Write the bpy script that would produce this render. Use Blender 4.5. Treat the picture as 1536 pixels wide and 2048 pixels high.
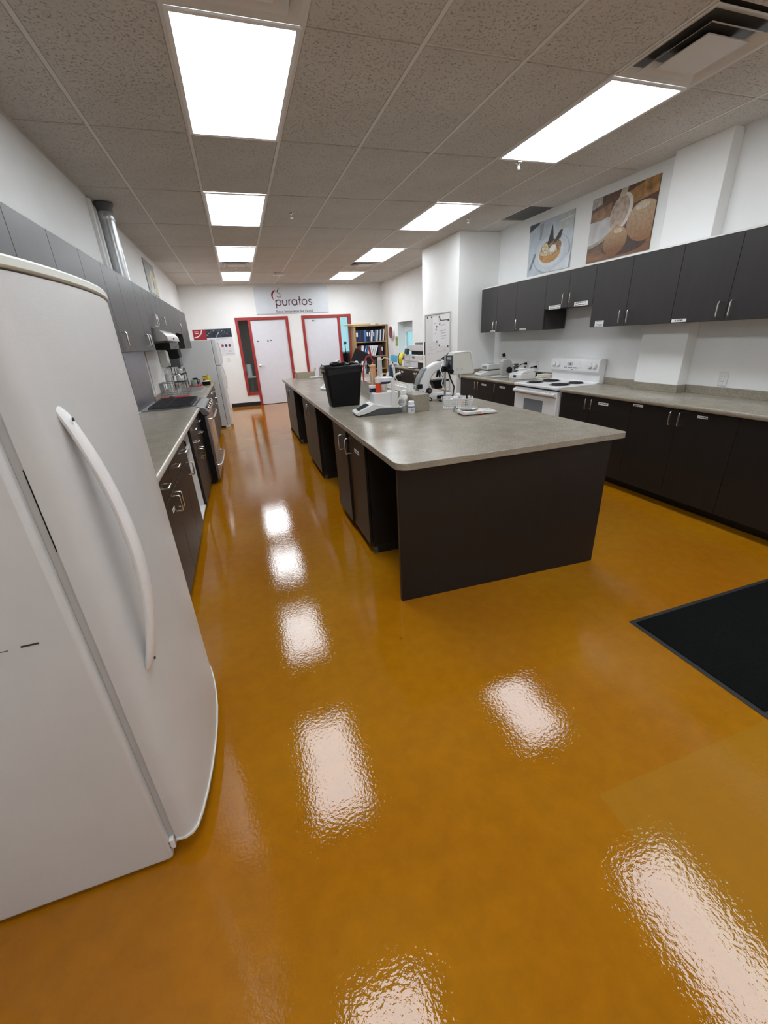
import bpy, math, random
from mathutils import Matrix, Vector
random.seed(7)
for o in list(bpy.data.objects): bpy.data.objects.remove(o)
S = bpy.context.scene
COL = S.collection
PI = math.pi

# ------------------------------------------------------------------ camera
def cam_axes(a, b, c):
    fwd = Vector((-math.sin(a)*math.cos(b), math.cos(a)*math.cos(b), math.sin(b)))
    right = Vector((math.cos(a), math.sin(a), 0)); up = right.cross(fwd)
    return math.cos(c)*right+math.sin(c)*up, -math.sin(c)*right+math.cos(c)*up, fwd
cr_, cu_, cw_ = cam_axes(-.3031, -.4047, -.0530)
cd = bpy.data.cameras.new('camera'); cam = bpy.data.objects.new('camera', cd); COL.objects.link(cam)
cam.matrix_world = Matrix(((cr_.x, cu_.x, -cw_.x, 1.2842), (cr_.y, cu_.y, -cw_.y, -2.612), (cr_.z, cu_.z, -cw_.z, 1.5338), (0, 0, 0, 1)))
cd.sensor_fit = 'VERTICAL'; cd.sensor_height = 24.0; cd.lens = 813.99/2048*24.0
cd.clip_start = .02; cd.clip_end = 200
S.camera = cam

# ------------------------------------------------------------------ world, exposure
W = bpy.data.worlds.new('world'); S.world = W; W.use_nodes = True
bg = W.node_tree.nodes['Background']; bg.inputs[0].default_value = (.46, .80, .90, 1); bg.inputs[1].default_value = 1.1
S.view_settings.view_transform = 'Standard'; S.view_settings.look = 'None'
S.view_settings.exposure = 0.0; S.view_settings.gamma = 1; S.view_settings.use_curve_mapping = False
LAMP = 10.8          # radiance of the ceiling panels

# ------------------------------------------------------------------ materials
MATS = {}
def mat(name, col, rough=.5, metal=0, spec=.5, emit=None, alpha=None, var=.0, vscale=8, bump=0, bscale=60, trans=0, stretch=None, ior=None, coat=0):
    if name in MATS: return MATS[name]
    m = bpy.data.materials.new(name); m.use_nodes = True; MATS[name] = m
    nt = m.node_tree; b = nt.nodes['Principled BSDF']
    c = (*col, 1) if len(col) == 3 else col
    b.inputs['Base Color'].default_value = c; b.inputs['Roughness'].default_value = rough
    b.inputs['Metallic'].default_value = metal; b.inputs['Specular IOR Level'].default_value = spec
    b.inputs['Transmission Weight'].default_value = trans; b.inputs['Coat Weight'].default_value = coat
    if ior: b.inputs['IOR'].default_value = ior
    if emit:
        b.inputs['Emission Color'].default_value = (*emit[:3], 1); b.inputs['Emission Strength'].default_value = emit[3]
    if alpha is not None: b.inputs['Alpha'].default_value = alpha
    tc = nt.nodes.new('ShaderNodeTexCoord'); mp = nt.nodes.new('ShaderNodeMapping')
    nt.links.new(tc.outputs['Object'], mp.inputs[0])
    if stretch: mp.inputs['Scale'].default_value = stretch
    n = nt.nodes.new('ShaderNodeTexNoise'); n.inputs['Scale'].default_value = vscale; n.inputs['Detail'].default_value = 4
    nt.links.new(mp.outputs[0], n.inputs['Vector'])
    r = nt.nodes.new('ShaderNodeValToRGB')
    v = max(var, .02)
    r.color_ramp.elements[0].position = .3; r.color_ramp.elements[1].position = .7
    r.color_ramp.elements[0].color = tuple(x*(1-v) for x in c[:3])+(1,); r.color_ramp.elements[1].color = tuple(min(1, x*(1+v)) for x in c[:3])+(1,)
    nt.links.new(n.outputs['Fac'], r.inputs[0]); nt.links.new(r.outputs[0], b.inputs['Base Color'])
    if bump:
        n2 = nt.nodes.new('ShaderNodeTexNoise'); n2.inputs['Scale'].default_value = bscale; n2.inputs['Detail'].default_value = 3
        nt.links.new(mp.outputs[0], n2.inputs['Vector'])
        bp = nt.nodes.new('ShaderNodeBump'); bp.inputs['Strength'].default_value = 1; bp.inputs['Distance'].default_value = bump
        nt.links.new(n2.outputs['Fac'], bp.inputs['Height']); nt.links.new(bp.outputs[0], b.inputs['Normal'])
    return m

M_wall = mat('wall_paint', (.875, .88, .87), .6, var=.012, vscale=3, bump=.0003, bscale=180)
M_tile = mat('ceiling_tile_mineral', (.60, .575, .535), .9, spec=.2, var=.05, vscale=2)
def tile_nodes():
    nt = M_tile.node_tree; b = nt.nodes['Principled BSDF']
    tc = nt.nodes.new('ShaderNodeTexCoord'); geo = nt.nodes.new('ShaderNodeNewGeometry')
    n = nt.nodes.new('ShaderNodeTexNoise'); n.inputs['Scale'].default_value = 70; n.inputs['Detail'].default_value = 3; n.inputs['Roughness'].default_value = .7
    nt.links.new(geo.outputs['Position'], n.inputs['Vector'])
    r = nt.nodes.new('ShaderNodeValToRGB'); r.color_ramp.elements[0].position = .36; r.color_ramp.elements[1].position = .43
    nt.links.new(n.outputs['Fac'], r.inputs[0])
    bp = nt.nodes.new('ShaderNodeBump'); bp.inputs['Distance'].default_value = .003; bp.inputs['Strength'].default_value = .8
    nt.links.new(r.outputs[0], bp.inputs['Height']); nt.links.new(bp.outputs[0], b.inputs['Normal'])
    ramp = [x for x in nt.nodes if x.bl_idname == 'ShaderNodeValToRGB' and x != r][0]
    mx = nt.nodes.new('ShaderNodeMix'); mx.data_type = 'RGBA'; mx.blend_type = 'MULTIPLY'
    r2 = nt.nodes.new('ShaderNodeValToRGB'); r2.color_ramp.elements[0].position = .34; r2.color_ramp.elements[1].position = .40
    r2.color_ramp.elements[0].color = (.55, .54, .52, 1)
    nt.links.new(n.outputs['Fac'], r2.inputs[0])
    mx.inputs[0].default_value = 1
    nt.links.new(ramp.outputs[0], mx.inputs[6]); nt.links.new(r2.outputs[0], mx.inputs[7]); nt.links.new(mx.outputs[2], b.inputs['Base Color'])
tile_nodes()
M_grid = mat('grid_white_metal', (.72, .70, .67), .5)
M_darktile = mat('dark_half_tile', (.10, .095, .09), .8)  # half tile beside the right wall, coloured darker than the rest
# panel output raised towards the back to brighten the far end
GAIN = {-4: 1.0, -2: 1.0, 0: 1.0, 2: 1.0, 4: 1.2, 6: 1.65}
M_lamp = {k: mat('led_diffuser_%d' % i, (.9, .9, .9), .6, emit=(.915, .97, 1.02, LAMP*g)) for i, (k, g) in enumerate(GAIN.items())}
M_white = mat('white_enamel', (.80, .80, .80), .3, var=.02)
M_fridge = mat('white_textured_enamel', (.63, .635, .635), .32, var=.02, bump=.00035, bscale=260)
M_cream = mat('cream_plastic', (.70, .72, .66), .35)
M_cab = mat('dark_melamine', (.014, .0112, .0095), .42, spec=.35, var=.10, vscale=25, stretch=(1, 1, .12))
M_cabg = mat('charcoal_melamine', (.030, .027, .027), .40, spec=.5, var=.10, vscale=25, stretch=(1, 1, .12))
M_black = mat('black_plastic', (.0045, .0045, .0055), .5, spec=.25)
M_toe = mat('black_rubber_base', (.010, .010, .011), .45)
M_melw = mat('white_melamine', (.78, .77, .74), .4)
M_steel = mat('brushed_steel', (.62, .61, .60), .3, metal=1, var=.04, vscale=40, stretch=(1, 1, .1))
M_chrome = mat('satin_nickel', (.75, .74, .72), .22, metal=1)
M_galv = mat('galvanised_steel', (.55, .57, .58), .33, metal=1, var=.15, vscale=14)
M_red = mat('red_door_paint', (.36, .030, .026), .4, var=.05)
M_redp = mat('red_plastic', (.50, .03, .03), .4)
M_door = mat('door_white_paint', (.74, .74, .80), .45)
M_label = mat('white_label', (.85, .85, .85), .5)
M_ink = mat('dark_ink', (.03, .03, .035), .6)
M_glassw = mat('oven_window_glass', (.20, .21, .23), .1)
M_grey = mat('grey_plastic', (.22, .23, .24), .45)
M_lgrey = mat('light_grey_plastic', (.52, .52, .51), .45)
M_dgrey = mat('slate_plastic', (.075, .08, .085), .4)
M_whitep = mat('white_plastic', (.78, .78, .77), .35)
M_beigep = mat('instrument_beige', (.62, .62, .57), .4)
M_orange = mat('orange_liquid_bottle', (.75, .06, .01), .3)
M_peach = mat('peach_bottle', (.72, .42, .20), .4)
M_blue = mat('navy_plastic', (.02, .03, .10), .35)
M_screen = mat('lcd_screen', (.05, .06, .065), .15)
M_wood = mat('pine_wood', (.42, .26, .12), .5, var=.2, vscale=6, stretch=(1, 1, .1))
M_binN = mat('navy_binder', (.015, .022, .07), .45)
M_binW = mat('white_binder', (.80, .81, .82), .45)
M_binB = mat('blue_binder', (.06, .17, .38), .45)
M_binM = mat('maroon_binder', (.13, .012, .018), .45)
M_card = mat('cardboard', (.46, .40, .30), .8)
M_paper = mat('paper', (.82, .82, .83), .7)
M_yellow = mat('yellow_plastic', (.75, .62, .03), .4)
M_cyanp = mat('cyan_sticky_note', (.15, .55, .80), .6)
M_cloth = mat('cream_cloth', (.72, .68, .58), .9, bump=.002, bscale=40)
M_bag = mat('black_bin_liner', (.005, .005, .006), .25, bump=.004, bscale=30)
M_amber = mat('amber_bottle', (.35, .13, .02), .2)
M_green = mat('sage_ceramic', (.30, .38, .34), .35)
M_sign = mat('sign_board', (.68, .73, .78), .35)
M_logo = mat('logo_dark_red', (.10, .010, .018), .5)
M_logo2 = mat('logo_mane_red', (.30, .01, .02), .5)
M_clear = mat('clear_plastic', (.85, .88, .88), .08, alpha=.35)
M_mat = mat('entrance_mat', (.0055, .006, .006), .95, spec=.1, var=.5, vscale=160, bump=.003, bscale=220)
M_matr = mat('mat_rubber_rim', (.02, .02, .022), .6)

def glass_mat():
    m = bpy.data.materials.new('window_glass'); m.use_nodes = True; nt = m.node_tree
    nt.nodes.remove(nt.nodes['Principled BSDF']); out = nt.nodes['Material Output']
    t = nt.nodes.new('ShaderNodeBsdfTransparent'); g = nt.nodes.new('ShaderNodeBsdfGlossy'); g.inputs['Roughness'].default_value = .02
    t.inputs[0].default_value = (.88, .94, .94, 1)
    mx = nt.nodes.new('ShaderNodeMixShader'); mx.inputs[0].default_value = .07
    nt.links.new(t.outputs[0], mx.inputs[1]); nt.links.new(g.outputs[0], mx.inputs[2]); nt.links.new(mx.outputs[0], out.inputs[0])
    return m
M_glass = glass_mat()

def floor_mat():
    m = bpy.data.materials.new('ochre_epoxy_floor'); m.use_nodes = True; nt = m.node_tree; b = nt.nodes['Principled BSDF']
    L = nt.links.new
    geo = nt.nodes.new('ShaderNodeNewGeometry')
    def noise(s, d=3, ro=.5):
        n = nt.nodes.new('ShaderNodeTexNoise'); n.inputs['Scale'].default_value = s; n.inputs['Detail'].default_value = d; n.inputs['Roughness'].default_value = ro
        L(geo.outputs['Position'], n.inputs['Vector']); return n.outputs['Fac']
    def ramp(f, p0, c0, p1, c1):
        r = nt.nodes.new('ShaderNodeValToRGB'); e = r.color_ramp.elements
        e[0].position, e[0].color, e[1].position, e[1].color = p0, (*c0, 1), p1, (*c1, 1); L(f, r.inputs[0]); return r.outputs[0]
    def mix(f, a, c, mode='MIX'):
        x = nt.nodes.new('ShaderNodeMix'); x.data_type = 'RGBA'; x.blend_type = mode
        if isinstance(f, float): x.inputs[0].default_value = f
        else: L(f, x.inputs[0])
        for i, v in ((6, a), (7, c)):
            if isinstance(v, tuple): x.inputs[i].default_value = v
            else: L(v, x.inputs[i])
        return x.outputs[2]
    def math_(op, a, c):
        x = nt.nodes.new('ShaderNodeMath'); x.operation = op
        for i, v in ((0, a), (1, c)):
            if isinstance(v, (int, float)): x.inputs[i].default_value = v
            else: L(v, x.inputs[i])
        return x.outputs[0]
    base = ramp(noise(.9, 2), .35, (.360, .128, .0024), .68, (.410, .172, .0050))
    fine = ramp(noise(14, 5, .65), .25, (.86, .86, .86), .75, (1.08, 1.08, 1.08))
    c = mix(1.0, base, fine, 'MULTIPLY')
    # older, more worn footprint of a mat that once lay nearer the door
    sp = nt.nodes.new('ShaderNodeSeparateXYZ'); L(geo.outputs['Position'], sp.inputs[0])
    inx = math_('MULTIPLY', math_('GREATER_THAN', sp.outputs[0], 2.24), math_('LESS_THAN', sp.outputs[0], 4.2))
    iny = math_('MULTIPLY', math_('LESS_THAN', sp.outputs[1], -1.945), math_('GREATER_THAN', sp.outputs[1], -3.2))
    c = mix(math_('MULTIPLY', math_('MULTIPLY', inx, iny), .5), c, (.385, .195, .018, 1))
    # scuffs
    sc = nt.nodes.new('ShaderNodeTexVoronoi'); sc.inputs['Scale'].default_value = 2.3; L(geo.outputs['Position'], sc.inputs['Vector'])
    spot = ramp(sc.outputs['Distance'], .012, (1, 1, 1), .022, (0, 0, 0))
    c = mix(math_('MULTIPLY', spot, .5), c, (.10, .035, .01, 1))
    L(c, b.inputs['Base Color'])
    b.inputs['Roughness'].default_value = .06; b.inputs['Specular IOR Level'].default_value = .46
    rr = nt.nodes.new('ShaderNodeMapRange'); L(noise(3, 4), rr.inputs[0]); rr.inputs[3].default_value = .012; rr.inputs[4].default_value = .04
    L(rr.outputs[0], b.inputs['Roughness'])
    bp = nt.nodes.new('ShaderNodeBump'); bp.inputs['Distance'].default_value = .00045; bp.inputs['Strength'].default_value = 1
    h = math_('ADD', noise(80, 2), math_('MULTIPLY', noise(9, 2), 1.0)); L(h, bp.inputs['Height']); L(bp.outputs[0], b.inputs['Normal'])
    return m
M_floor = floor_mat()

def counter_mat():
    m = mat('taupe_laminate', (.318, .284, .228), .25, var=.10, vscale=9)
    nt = m.node_tree; b = nt.nodes['Principled BSDF']; geo = nt.nodes.new('ShaderNodeNewGeometry')
    n = nt.nodes.new('ShaderNodeTexNoise'); n.inputs['Scale'].default_value = 160; n.inputs['Detail'].default_value = 3; n.inputs['Roughness'].default_value = .8
    nt.links.new(geo.outputs['Position'], n.inputs['Vector'])
    r = nt.nodes.new('ShaderNodeValToRGB'); r.color_ramp.elements[0].position = .33; r.color_ramp.elements[1].position = .66
    r.color_ramp.elements[0].color = (.6, .58, .55, 1); r.color_ramp.elements[1].color = (1.28, 1.28, 1.28, 1)
    nt.links.new(n.outputs['Fac'], r.inputs[0])
    old = [x for x in nt.nodes if x.bl_idname == 'ShaderNodeValToRGB' and x != r][0]
    mx = nt.nodes.new('ShaderNodeMix'); mx.data_type = 'RGBA'; mx.blend_type = 'MULTIPLY'; mx.inputs[0].default_value = 1
    nt.links.new(old.outputs[0], mx.inputs[6]); nt.links.new(r.outputs[0], mx.inputs[7]); nt.links.new(mx.outputs[2], b.inputs['Base Color'])
    return m
M_top = counter_mat()

# ------------------------------------------------------------------ mesh helpers
WM = {}
def wm(o): return WM[o.name]
def thing(name, label, cat, loc=(0, 0, 0), rz=0, group=None, kind=None):
    o = bpy.data.objects.new(name, None); COL.objects.link(o); o.empty_display_size = .1
    o.location = loc; o.rotation_euler = (0, 0, rz); WM[o.name] = Matrix.Translation(loc) @ Matrix.Rotation(rz, 4, 'Z')
    return tag(o, label, cat, group, kind)
def tag(o, label=None, cat=None, group=None, kind=None):
    if label: o['label'] = label
    if cat: o['category'] = cat
    if group: o['group'] = group
    if kind: o['kind'] = kind
    return o

class MB:
    def __init__(s): s.v = []; s.f = []
    def add(s, vs, fs):
        n = len(s.v); s.v += [Vector(p) for p in vs]; s.f += [tuple(i+n for i in f) for f in fs]; return s
    def box(s, x0, x1, y0, y1, z0, z1):
        x0, x1 = sorted((x0, x1)); y0, y1 = sorted((y0, y1)); z0, z1 = sorted((z0, z1))
        return s.add([(x0, y0, z0), (x1, y0, z0), (x1, y1, z0), (x0, y1, z0), (x0, y0, z1), (x1, y0, z1), (x1, y1, z1), (x0, y1, z1)],
                     [(0, 3, 2, 1), (4, 5, 6, 7), (0, 1, 5, 4), (1, 2, 6, 5), (2, 3, 7, 6), (3, 0, 4, 7)])
    def prism(s, poly, axis, a, b):
        # poly: list of 2-d points; axis 'x' -> (y,z), 'y' -> (x,z), 'z' -> (x,y)
        A = sum(poly[i][0]*poly[(i+1) % len(poly)][1]-poly[(i+1) % len(poly)][0]*poly[i][1] for i in range(len(poly)))
        if A < 0: poly = poly[::-1]
        mk = {'x': lambda p, t: (t, p[0], p[1]), 'y': lambda p, t: (p[0], t, p[1]), 'z': lambda p, t: (p[0], p[1], t)}[axis]
        n = len(poly); vs = [mk(p, a) for p in poly]+[mk(p, b) for p in poly]
        fs = [tuple(range(n))[::-1], tuple(range(n, 2*n))]+[(i, (i+1) % n, n+(i+1) % n, n+i) for i in range(n)]
        if (axis == 'y') != (b < a): fs = [f[::-1] for f in fs]
        return s.add(vs, fs)
    def loft(s, rings, cap=True):
        n = len(rings[0]); vs = [p for r in rings for p in r]; fs = []
        for k in range(len(rings)-1):
            for i in range(n): fs.append((k*n+i, k*n+(i+1) % n, (k+1)*n+(i+1) % n, (k+1)*n+i))
        if cap: fs += [tuple(range(n))[::-1], tuple(range((len(rings)-1)*n, len(rings)*n))]
        return s.add(vs, fs)
    def lathe(s, prof, c=(0, 0, 0), n=20, axis='z', cap=True):
        rings = []
        for r, h in prof:
            ring = []
            for i in range(n):
                a = 2*PI*i/n; u, w = r*math.cos(a), r*math.sin(a)
                ring.append({'z': (c[0]+u, c[1]+w, c[2]+h), 'x': (c[0]+h, c[1]+u, c[2]+w), 'y': (c[0]+w, c[1]+h, c[2]+u)}[axis])
            rings.append(ring)
        return s.loft(rings, cap)
    def cyl(s, p0, p1, r, r1=None, n=14): return s.tube([p0, p1], r, n, r1=r1)
    def tube(s, pts, r, n=8, r1=None, closed=False):
        pts = [Vector(p) for p in pts]; rings = []; up = Vector((0, 0, 1)); prev = None
        m = len(pts)
        for k, p in enumerate(pts):
            if closed: t = pts[(k+1) % m]-pts[k-1]
            else: t = (pts[min(k+1, m-1)]-pts[max(k-1, 0)])
            t.normalize()
            if prev is None:
                a = t.cross(up)
                if a.length < .2: a = t.cross(Vector((1, 0, 0)))
            else: a = prev-t*prev.dot(t)
            a.normalize(); prev = a; b = t.cross(a)
            rr = r if r1 is None else r+(r1-r)*k/(m-1)
            rings.append([p+a*(rr*math.cos(2*PI*i/n))+b*(rr*math.sin(2*PI*i/n)) for i in range(n)])
        if closed: rings.append(rings[0]); return s.loft(rings, False)
        return s.loft(rings)
    def ball(s, c, r, n=14, sq=(1, 1, 1)):
        rings = []
        for k in range(1, n//2):
            a = PI*k/(n//2)
            rings.append([(c[0]+r*sq[0]*math.sin(a)*math.cos(2*PI*i/n), c[1]+r*sq[1]*math.sin(a)*math.sin(2*PI*i/n), c[2]-r*sq[2]*math.cos(a)) for i in range(n)])
        return s.loft(rings)
    def ribbon(s, pts, w, O, U, V, N, t=.003, closed=False):
        # flat stroke of width w on the plane O + u U + v V, proud by t along N
        O, U, V, N = Vector(O), Vector(U), Vector(V), Vector(N); m = len(pts); L, R = [], []
        for k in range(m):
            if closed: a, b = pts[k-1], pts[(k+1) % m]
            else: a, b = pts[max(k-1, 0)], pts[min(k+1, m-1)]
            dx, dy = b[0]-a[0], b[1]-a[1]; l = math.hypot(dx, dy) or 1
            ww = w[k] if isinstance(w, (list, tuple)) else w
            nx, ny = -dy/l*ww/2, dx/l*ww/2
            L.append((pts[k][0]+nx, pts[k][1]+ny)); R.append((pts[k][0]-nx, pts[k][1]-ny))
        P = lambda q, h: O+U*q[0]+V*q[1]+N*h
        vs = []
        for k in range(m): vs += [P(L[k], t), P(R[k], t), P(L[k], 0), P(R[k], 0)]
        fs = []
        for k in range(m if closed else m-1):
            a = 4*k; b = 4*((k+1) % m)
            fs += [(a, a+1, b+1, b), (a, b, b+2, a+2), (a+1, a+3, b+3, b+1)]
        return s.add(vs, fs)
    def flat(s, poly, O, U, V, N, t=.002):
        O, U, V, N = Vector(O), Vector(U), Vector(V), Vector(N); n = len(poly)
        vs = [O+U*p[0]+V*p[1]+N*t for p in poly]+[O+U*p[0]+V*p[1] for p in poly]
        return s.add(vs, [tuple(range(n))]+[(i, n+i, n+(i+1) % n, (i+1) % n) for i in range(n)])
    def xf(s, M):
        s.v = [M @ p for p in s.v]; return s
    def build(s, name, m, parent=None, local=False, smooth=True, bevel=0, ang=35, seg=2):
        me = bpy.data.meshes.new(name)
        inv = wm(parent).inverted() if (parent is not None and not local) else None
        me.from_pydata([tuple(inv @ p) if inv else tuple(p) for p in s.v], [], s.f); me.update()
        return link(name, me, m, parent, smooth, bevel, ang, seg)
def link(name, me, m, parent=None, smooth=True, bevel=0, ang=35, seg=2):
    if m is not None: me.materials.clear(); me.materials.append(m)
    if smooth and len(me.polygons):
        me.polygons.foreach_set('use_smooth', [True]*len(me.polygons)); me.set_sharp_from_angle(angle=math.radians(ang))
    o = bpy.data.objects.new(name, me); COL.objects.link(o)
    if parent is not None: o.parent = parent; WM[o.name] = wm(parent)
    else: WM[o.name] = Matrix.Identity(4)
    if bevel:
        b = o.modifiers.new('bevel', 'BEVEL'); b.width = bevel; b.segments = seg; b.limit_method = 'ANGLE'; b.angle_limit = math.radians(40)
    return o
def bx(x0, x1, y0, y1, z0, z1): return MB().box(x0, x1, y0, y1, z0, z1)
def struct(o): o['kind'] = 'structure'; return o
def rrect(x0, x1, y0, y1, r, n=5):
    pts = []
    for cx, cy, a0 in ((x1-r, y1-r, 0), (x0+r, y1-r, 90), (x0+r, y0+r, 180), (x1-r, y0+r, 270)):
        for k in range(n+1):
            a = math.radians(a0+90*k/n); pts.append((cx+r*math.cos(a), cy+r*math.sin(a)))
    return pts
def ell(cx, cy, rx, ry, n=28, rot=0, a0=0, a1=360):
    r = math.radians(rot); out = []
    for k in range(n if a1-a0 == 360 else n+1):
        a = math.radians(a0+(a1-a0)*k/n); x, y = rx*math.cos(a), ry*math.sin(a)
        out.append((cx+x*math.cos(r)-y*math.sin(r), cy+x*math.sin(r)+y*math.cos(r)))
    return out
def clip(poly, x0, x1, y0, y1):
    def cut(p, ins, inter):
        o = []
        for i in range(len(p)):
            a, b = p[i-1], p[i]
            if ins(b):
                if not ins(a): o.append(inter(a, b))
                o.append(b)
            elif ins(a): o.append(inter(a, b))
        return o
    def lx(c): return lambda a, b: (c, a[1]+(b[1]-a[1])*(c-a[0])/(b[0]-a[0]))
    def ly(c): return lambda a, b: (a[0]+(b[0]-a[0])*(c-a[1])/(b[1]-a[1]), c)
    for ins, inter in ((lambda q: q[0] >= x0, lx(x0)), (lambda q: q[0] <= x1, lx(x1)), (lambda q: q[1] >= y0, ly(y0)), (lambda q: q[1] <= y1, ly(y1))):
        if poly: poly = cut(poly, ins, inter)
    return poly
def text_me(s, size, extrude=.0008):
    cu = bpy.data.curves.new('lettering', 'FONT'); cu.body = s; cu.size = size; cu.extrude = extrude; cu.align_x = 'CENTER'; cu.align_y = 'CENTER'; cu.resolution_u = 3; cu.offset = size*.012
    o = bpy.data.objects.new('lettering', cu); COL.objects.link(o)
    me = bpy.data.meshes.new_from_object(o.evaluated_get(bpy.context.evaluated_depsgraph_get()))
    bpy.data.objects.remove(o); bpy.data.curves.remove(cu); return me
def text(s, size, O, U, V, N, m, parent, name='lettering', sx=1):
    me = text_me(s, size); O, U, V, N = Vector(O), Vector(U)*sx, Vector(V), Vector(N); inv = wm(parent).inverted()
    for v in me.vertices: v.co = inv @ (O+U*v.co.x+V*v.co.y+N*(v.co.z+.0009))
    return link(name, me, m, parent, smooth=False)
X, Y, Z = Vector((1, 0, 0)), Vector((0, 1, 0)), Vector((0, 0, 1))
ORD = ['first', 'second', 'third', 'fourth', 'fifth', 'sixth', 'seventh', 'eighth', 'ninth', 'tenth', 'eleventh', 'twelfth', 'thirteenth', 'fourteenth', 'fifteenth', 'sixteenth']

# ------------------------------------------------------------------ room shell
H, XL, XR, YB, YF = 2.89, .17, 5.28, 9.30, -6.2
def cells(us, vs, hole):
    for i in range(len(us)-1):
        for j in range(len(vs)-1):
            if not hole((us[i]+us[i+1])/2, (vs[j]+vs[j+1])/2): yield us[i], us[i+1], vs[j], vs[j+1]
fl = struct(bx(XL-.15, XR+.4, YF-.15, 12.2, -.1, 0).build('floor', M_floor, smooth=False))
struct(bx(XL-.15, XL, YF-.15, YB, 0, H+.12).build('wall_left', M_wall, smooth=False))
struct(bx(XL-.15, XR+.3, YF-.15, YF, 0, H+.12).build('wall_front', M_wall, smooth=False))
WY0, WY1, WZ0, WZ1 = 7.15, 8.14, 1.04, 1.87
mb = MB()
for a, b, c, d in cells([YF, WY0, WY1, 12.2], [0, WZ0, WZ1, H+.12], lambda u, v: WY0 < u < WY1 and WZ0 < v < WZ1): mb.box(XR, XR+.28, a, b, c, d)
struct(mb.build('wall_right', M_wall, smooth=False))
D1 = (1.345, 1.645, 2.67); D2 = (3.02, 4.045, 4.35); DH = 2.165; SB = .277
def hole(u, v):
    return (D1[1] < u < D1[2] and v < DH) or (D1[0] < u < D1[1] and SB < v < DH) or (D2[0] < u < D2[1] and v < DH) or (D2[1] < u < D2[2] and SB < v < DH)
mb = MB()
for a, b, c, d in cells([XL-.15, D1[0], D1[1], D1[2], D2[0], D2[1], D2[2], XR], [0, SB, DH, H+.12], hole): mb.box(a, b, YB, YB+.12, c, d)
struct(mb.build('wall_back', M_wall, smooth=False))
struct(bx(4.60, XR, 3.63, 4.99, 0, H).build('wall_pier', M_wall, smooth=False, bevel=.006))
struct(bx(5.165, XR, .315, .79, 0, H).build('wall_pilaster', M_wall, smooth=False, bevel=.004))
struct(bx(.9, D1[1], YB-.012, YB, 0, .10).build('baseboard_back', M_toe, bevel=.003))
struct(bx(4.36, XR, YB-.012, YB, 0, .10).build('baseboard_corner', M_toe, bevel=.003))
struct(bx(XR-.012, XR, 7.05, YB-.012, 0, .10).build('baseboard_right', M_toe, bevel=.003))
# rooms seen through the two side lights
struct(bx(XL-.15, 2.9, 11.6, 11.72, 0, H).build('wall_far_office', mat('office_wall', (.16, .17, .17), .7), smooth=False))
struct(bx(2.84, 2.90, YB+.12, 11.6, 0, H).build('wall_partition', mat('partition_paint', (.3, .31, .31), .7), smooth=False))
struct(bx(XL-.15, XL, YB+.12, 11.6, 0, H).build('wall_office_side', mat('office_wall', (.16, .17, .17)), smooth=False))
mb = MB()
for a, b, c, d in cells([2.9, 3.2, 5.1, XR+.28], [0, 1.15, 2.5, H+.12], lambda u, v: 3.2 < u < 5.1 and 1.15 < v < 2.5): mb.box(a, b, 12.05, 12.2, c, d)
struct(mb.build('wall_far_room', M_wall, smooth=False))
struct(bx(XL-.15, XR+.3, YB+.12, 12.2, H, H+.1).build('ceiling_rear_rooms', M_wall, smooth=False))

# ceiling: plenum deck, grid bars, every tile a piece
ceil = struct(bx(XL-.15, XR+.3, YF-.15, YB+.12, H+.02, H+.12).build('ceiling', M_grid, smooth=False)); 
PT = .61
xs = [XL]+[PT*i for i in range(1, 9)]+[XR]
rows = [k*2*PT for k in range(-5, 8)]+[YB]; rows = [YF]+[r for r in rows if r > YF+.02]
for x in xs[1:-1]: bx(x-.0115, x+.0115, YF, YB, H-.0005, H+.02).build('grid_runner', M_grid, ceil, smooth=False)
for x in (XL+.012, XR-.012): bx(x-.012, x+.012, YF, YB, H+.002, H+.02).build('grid_edge', M_grid, ceil, smooth=False)
for y in rows[1:-1]: bx(XL, XR, y-.013, y+.013, H+.010, H+.0195).build('grid_tee', M_grid, ceil, smooth=False)
LIGHT_ROWS = {0.0, 2*2*PT, 4*2*PT, 6*2*PT, -2*2*PT, -4*2*PT}  # the row by the front wall is unseen, added to brighten the near end
lights = []; vents = []; TM = {}
def tile(x0, x1, y0, y1, m=None, dz=0):
    g = .0115; w, d = round(x1-x0-2*g, 4), round(y1-y0-2*g, 4)
    key = (w, d)
    if key not in TM:
        mb = MB(); e = .006
        mb.loft([[(-w/2, -d/2, .014), (w/2, -d/2, .014), (w/2, d/2, .014), (-w/2, d/2, .014)], [(-w/2, -d/2, .004), (w/2, -d/2, .004), (w/2, d/2, .004), (-w/2, d/2, .004)],
                 [(-w/2+e, -d/2+e, 0), (w/2-e, -d/2+e, 0), (w/2-e, d/2-e, 0), (-w/2+e, d/2-e, 0)]])
        mb.f = [f[::-1] for f in mb.f]
        me = bpy.data.meshes.new('ceiling_tile'); me.from_pydata([tuple(p) for p in mb.v], [], mb.f); me.update(); me.materials.append(M_tile); TM[key] = me
    me = TM[key]
    if m is not None: me = me.copy(); me.materials.clear(); me.materials.append(m)
    o = bpy.data.objects.new('ceiling_tile', me); COL.objects.link(o); o.parent = ceil; o.location = ((x0+x1)/2, (y0+y1)/2, H+random.uniform(-.001, .001)+dz)
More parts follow.
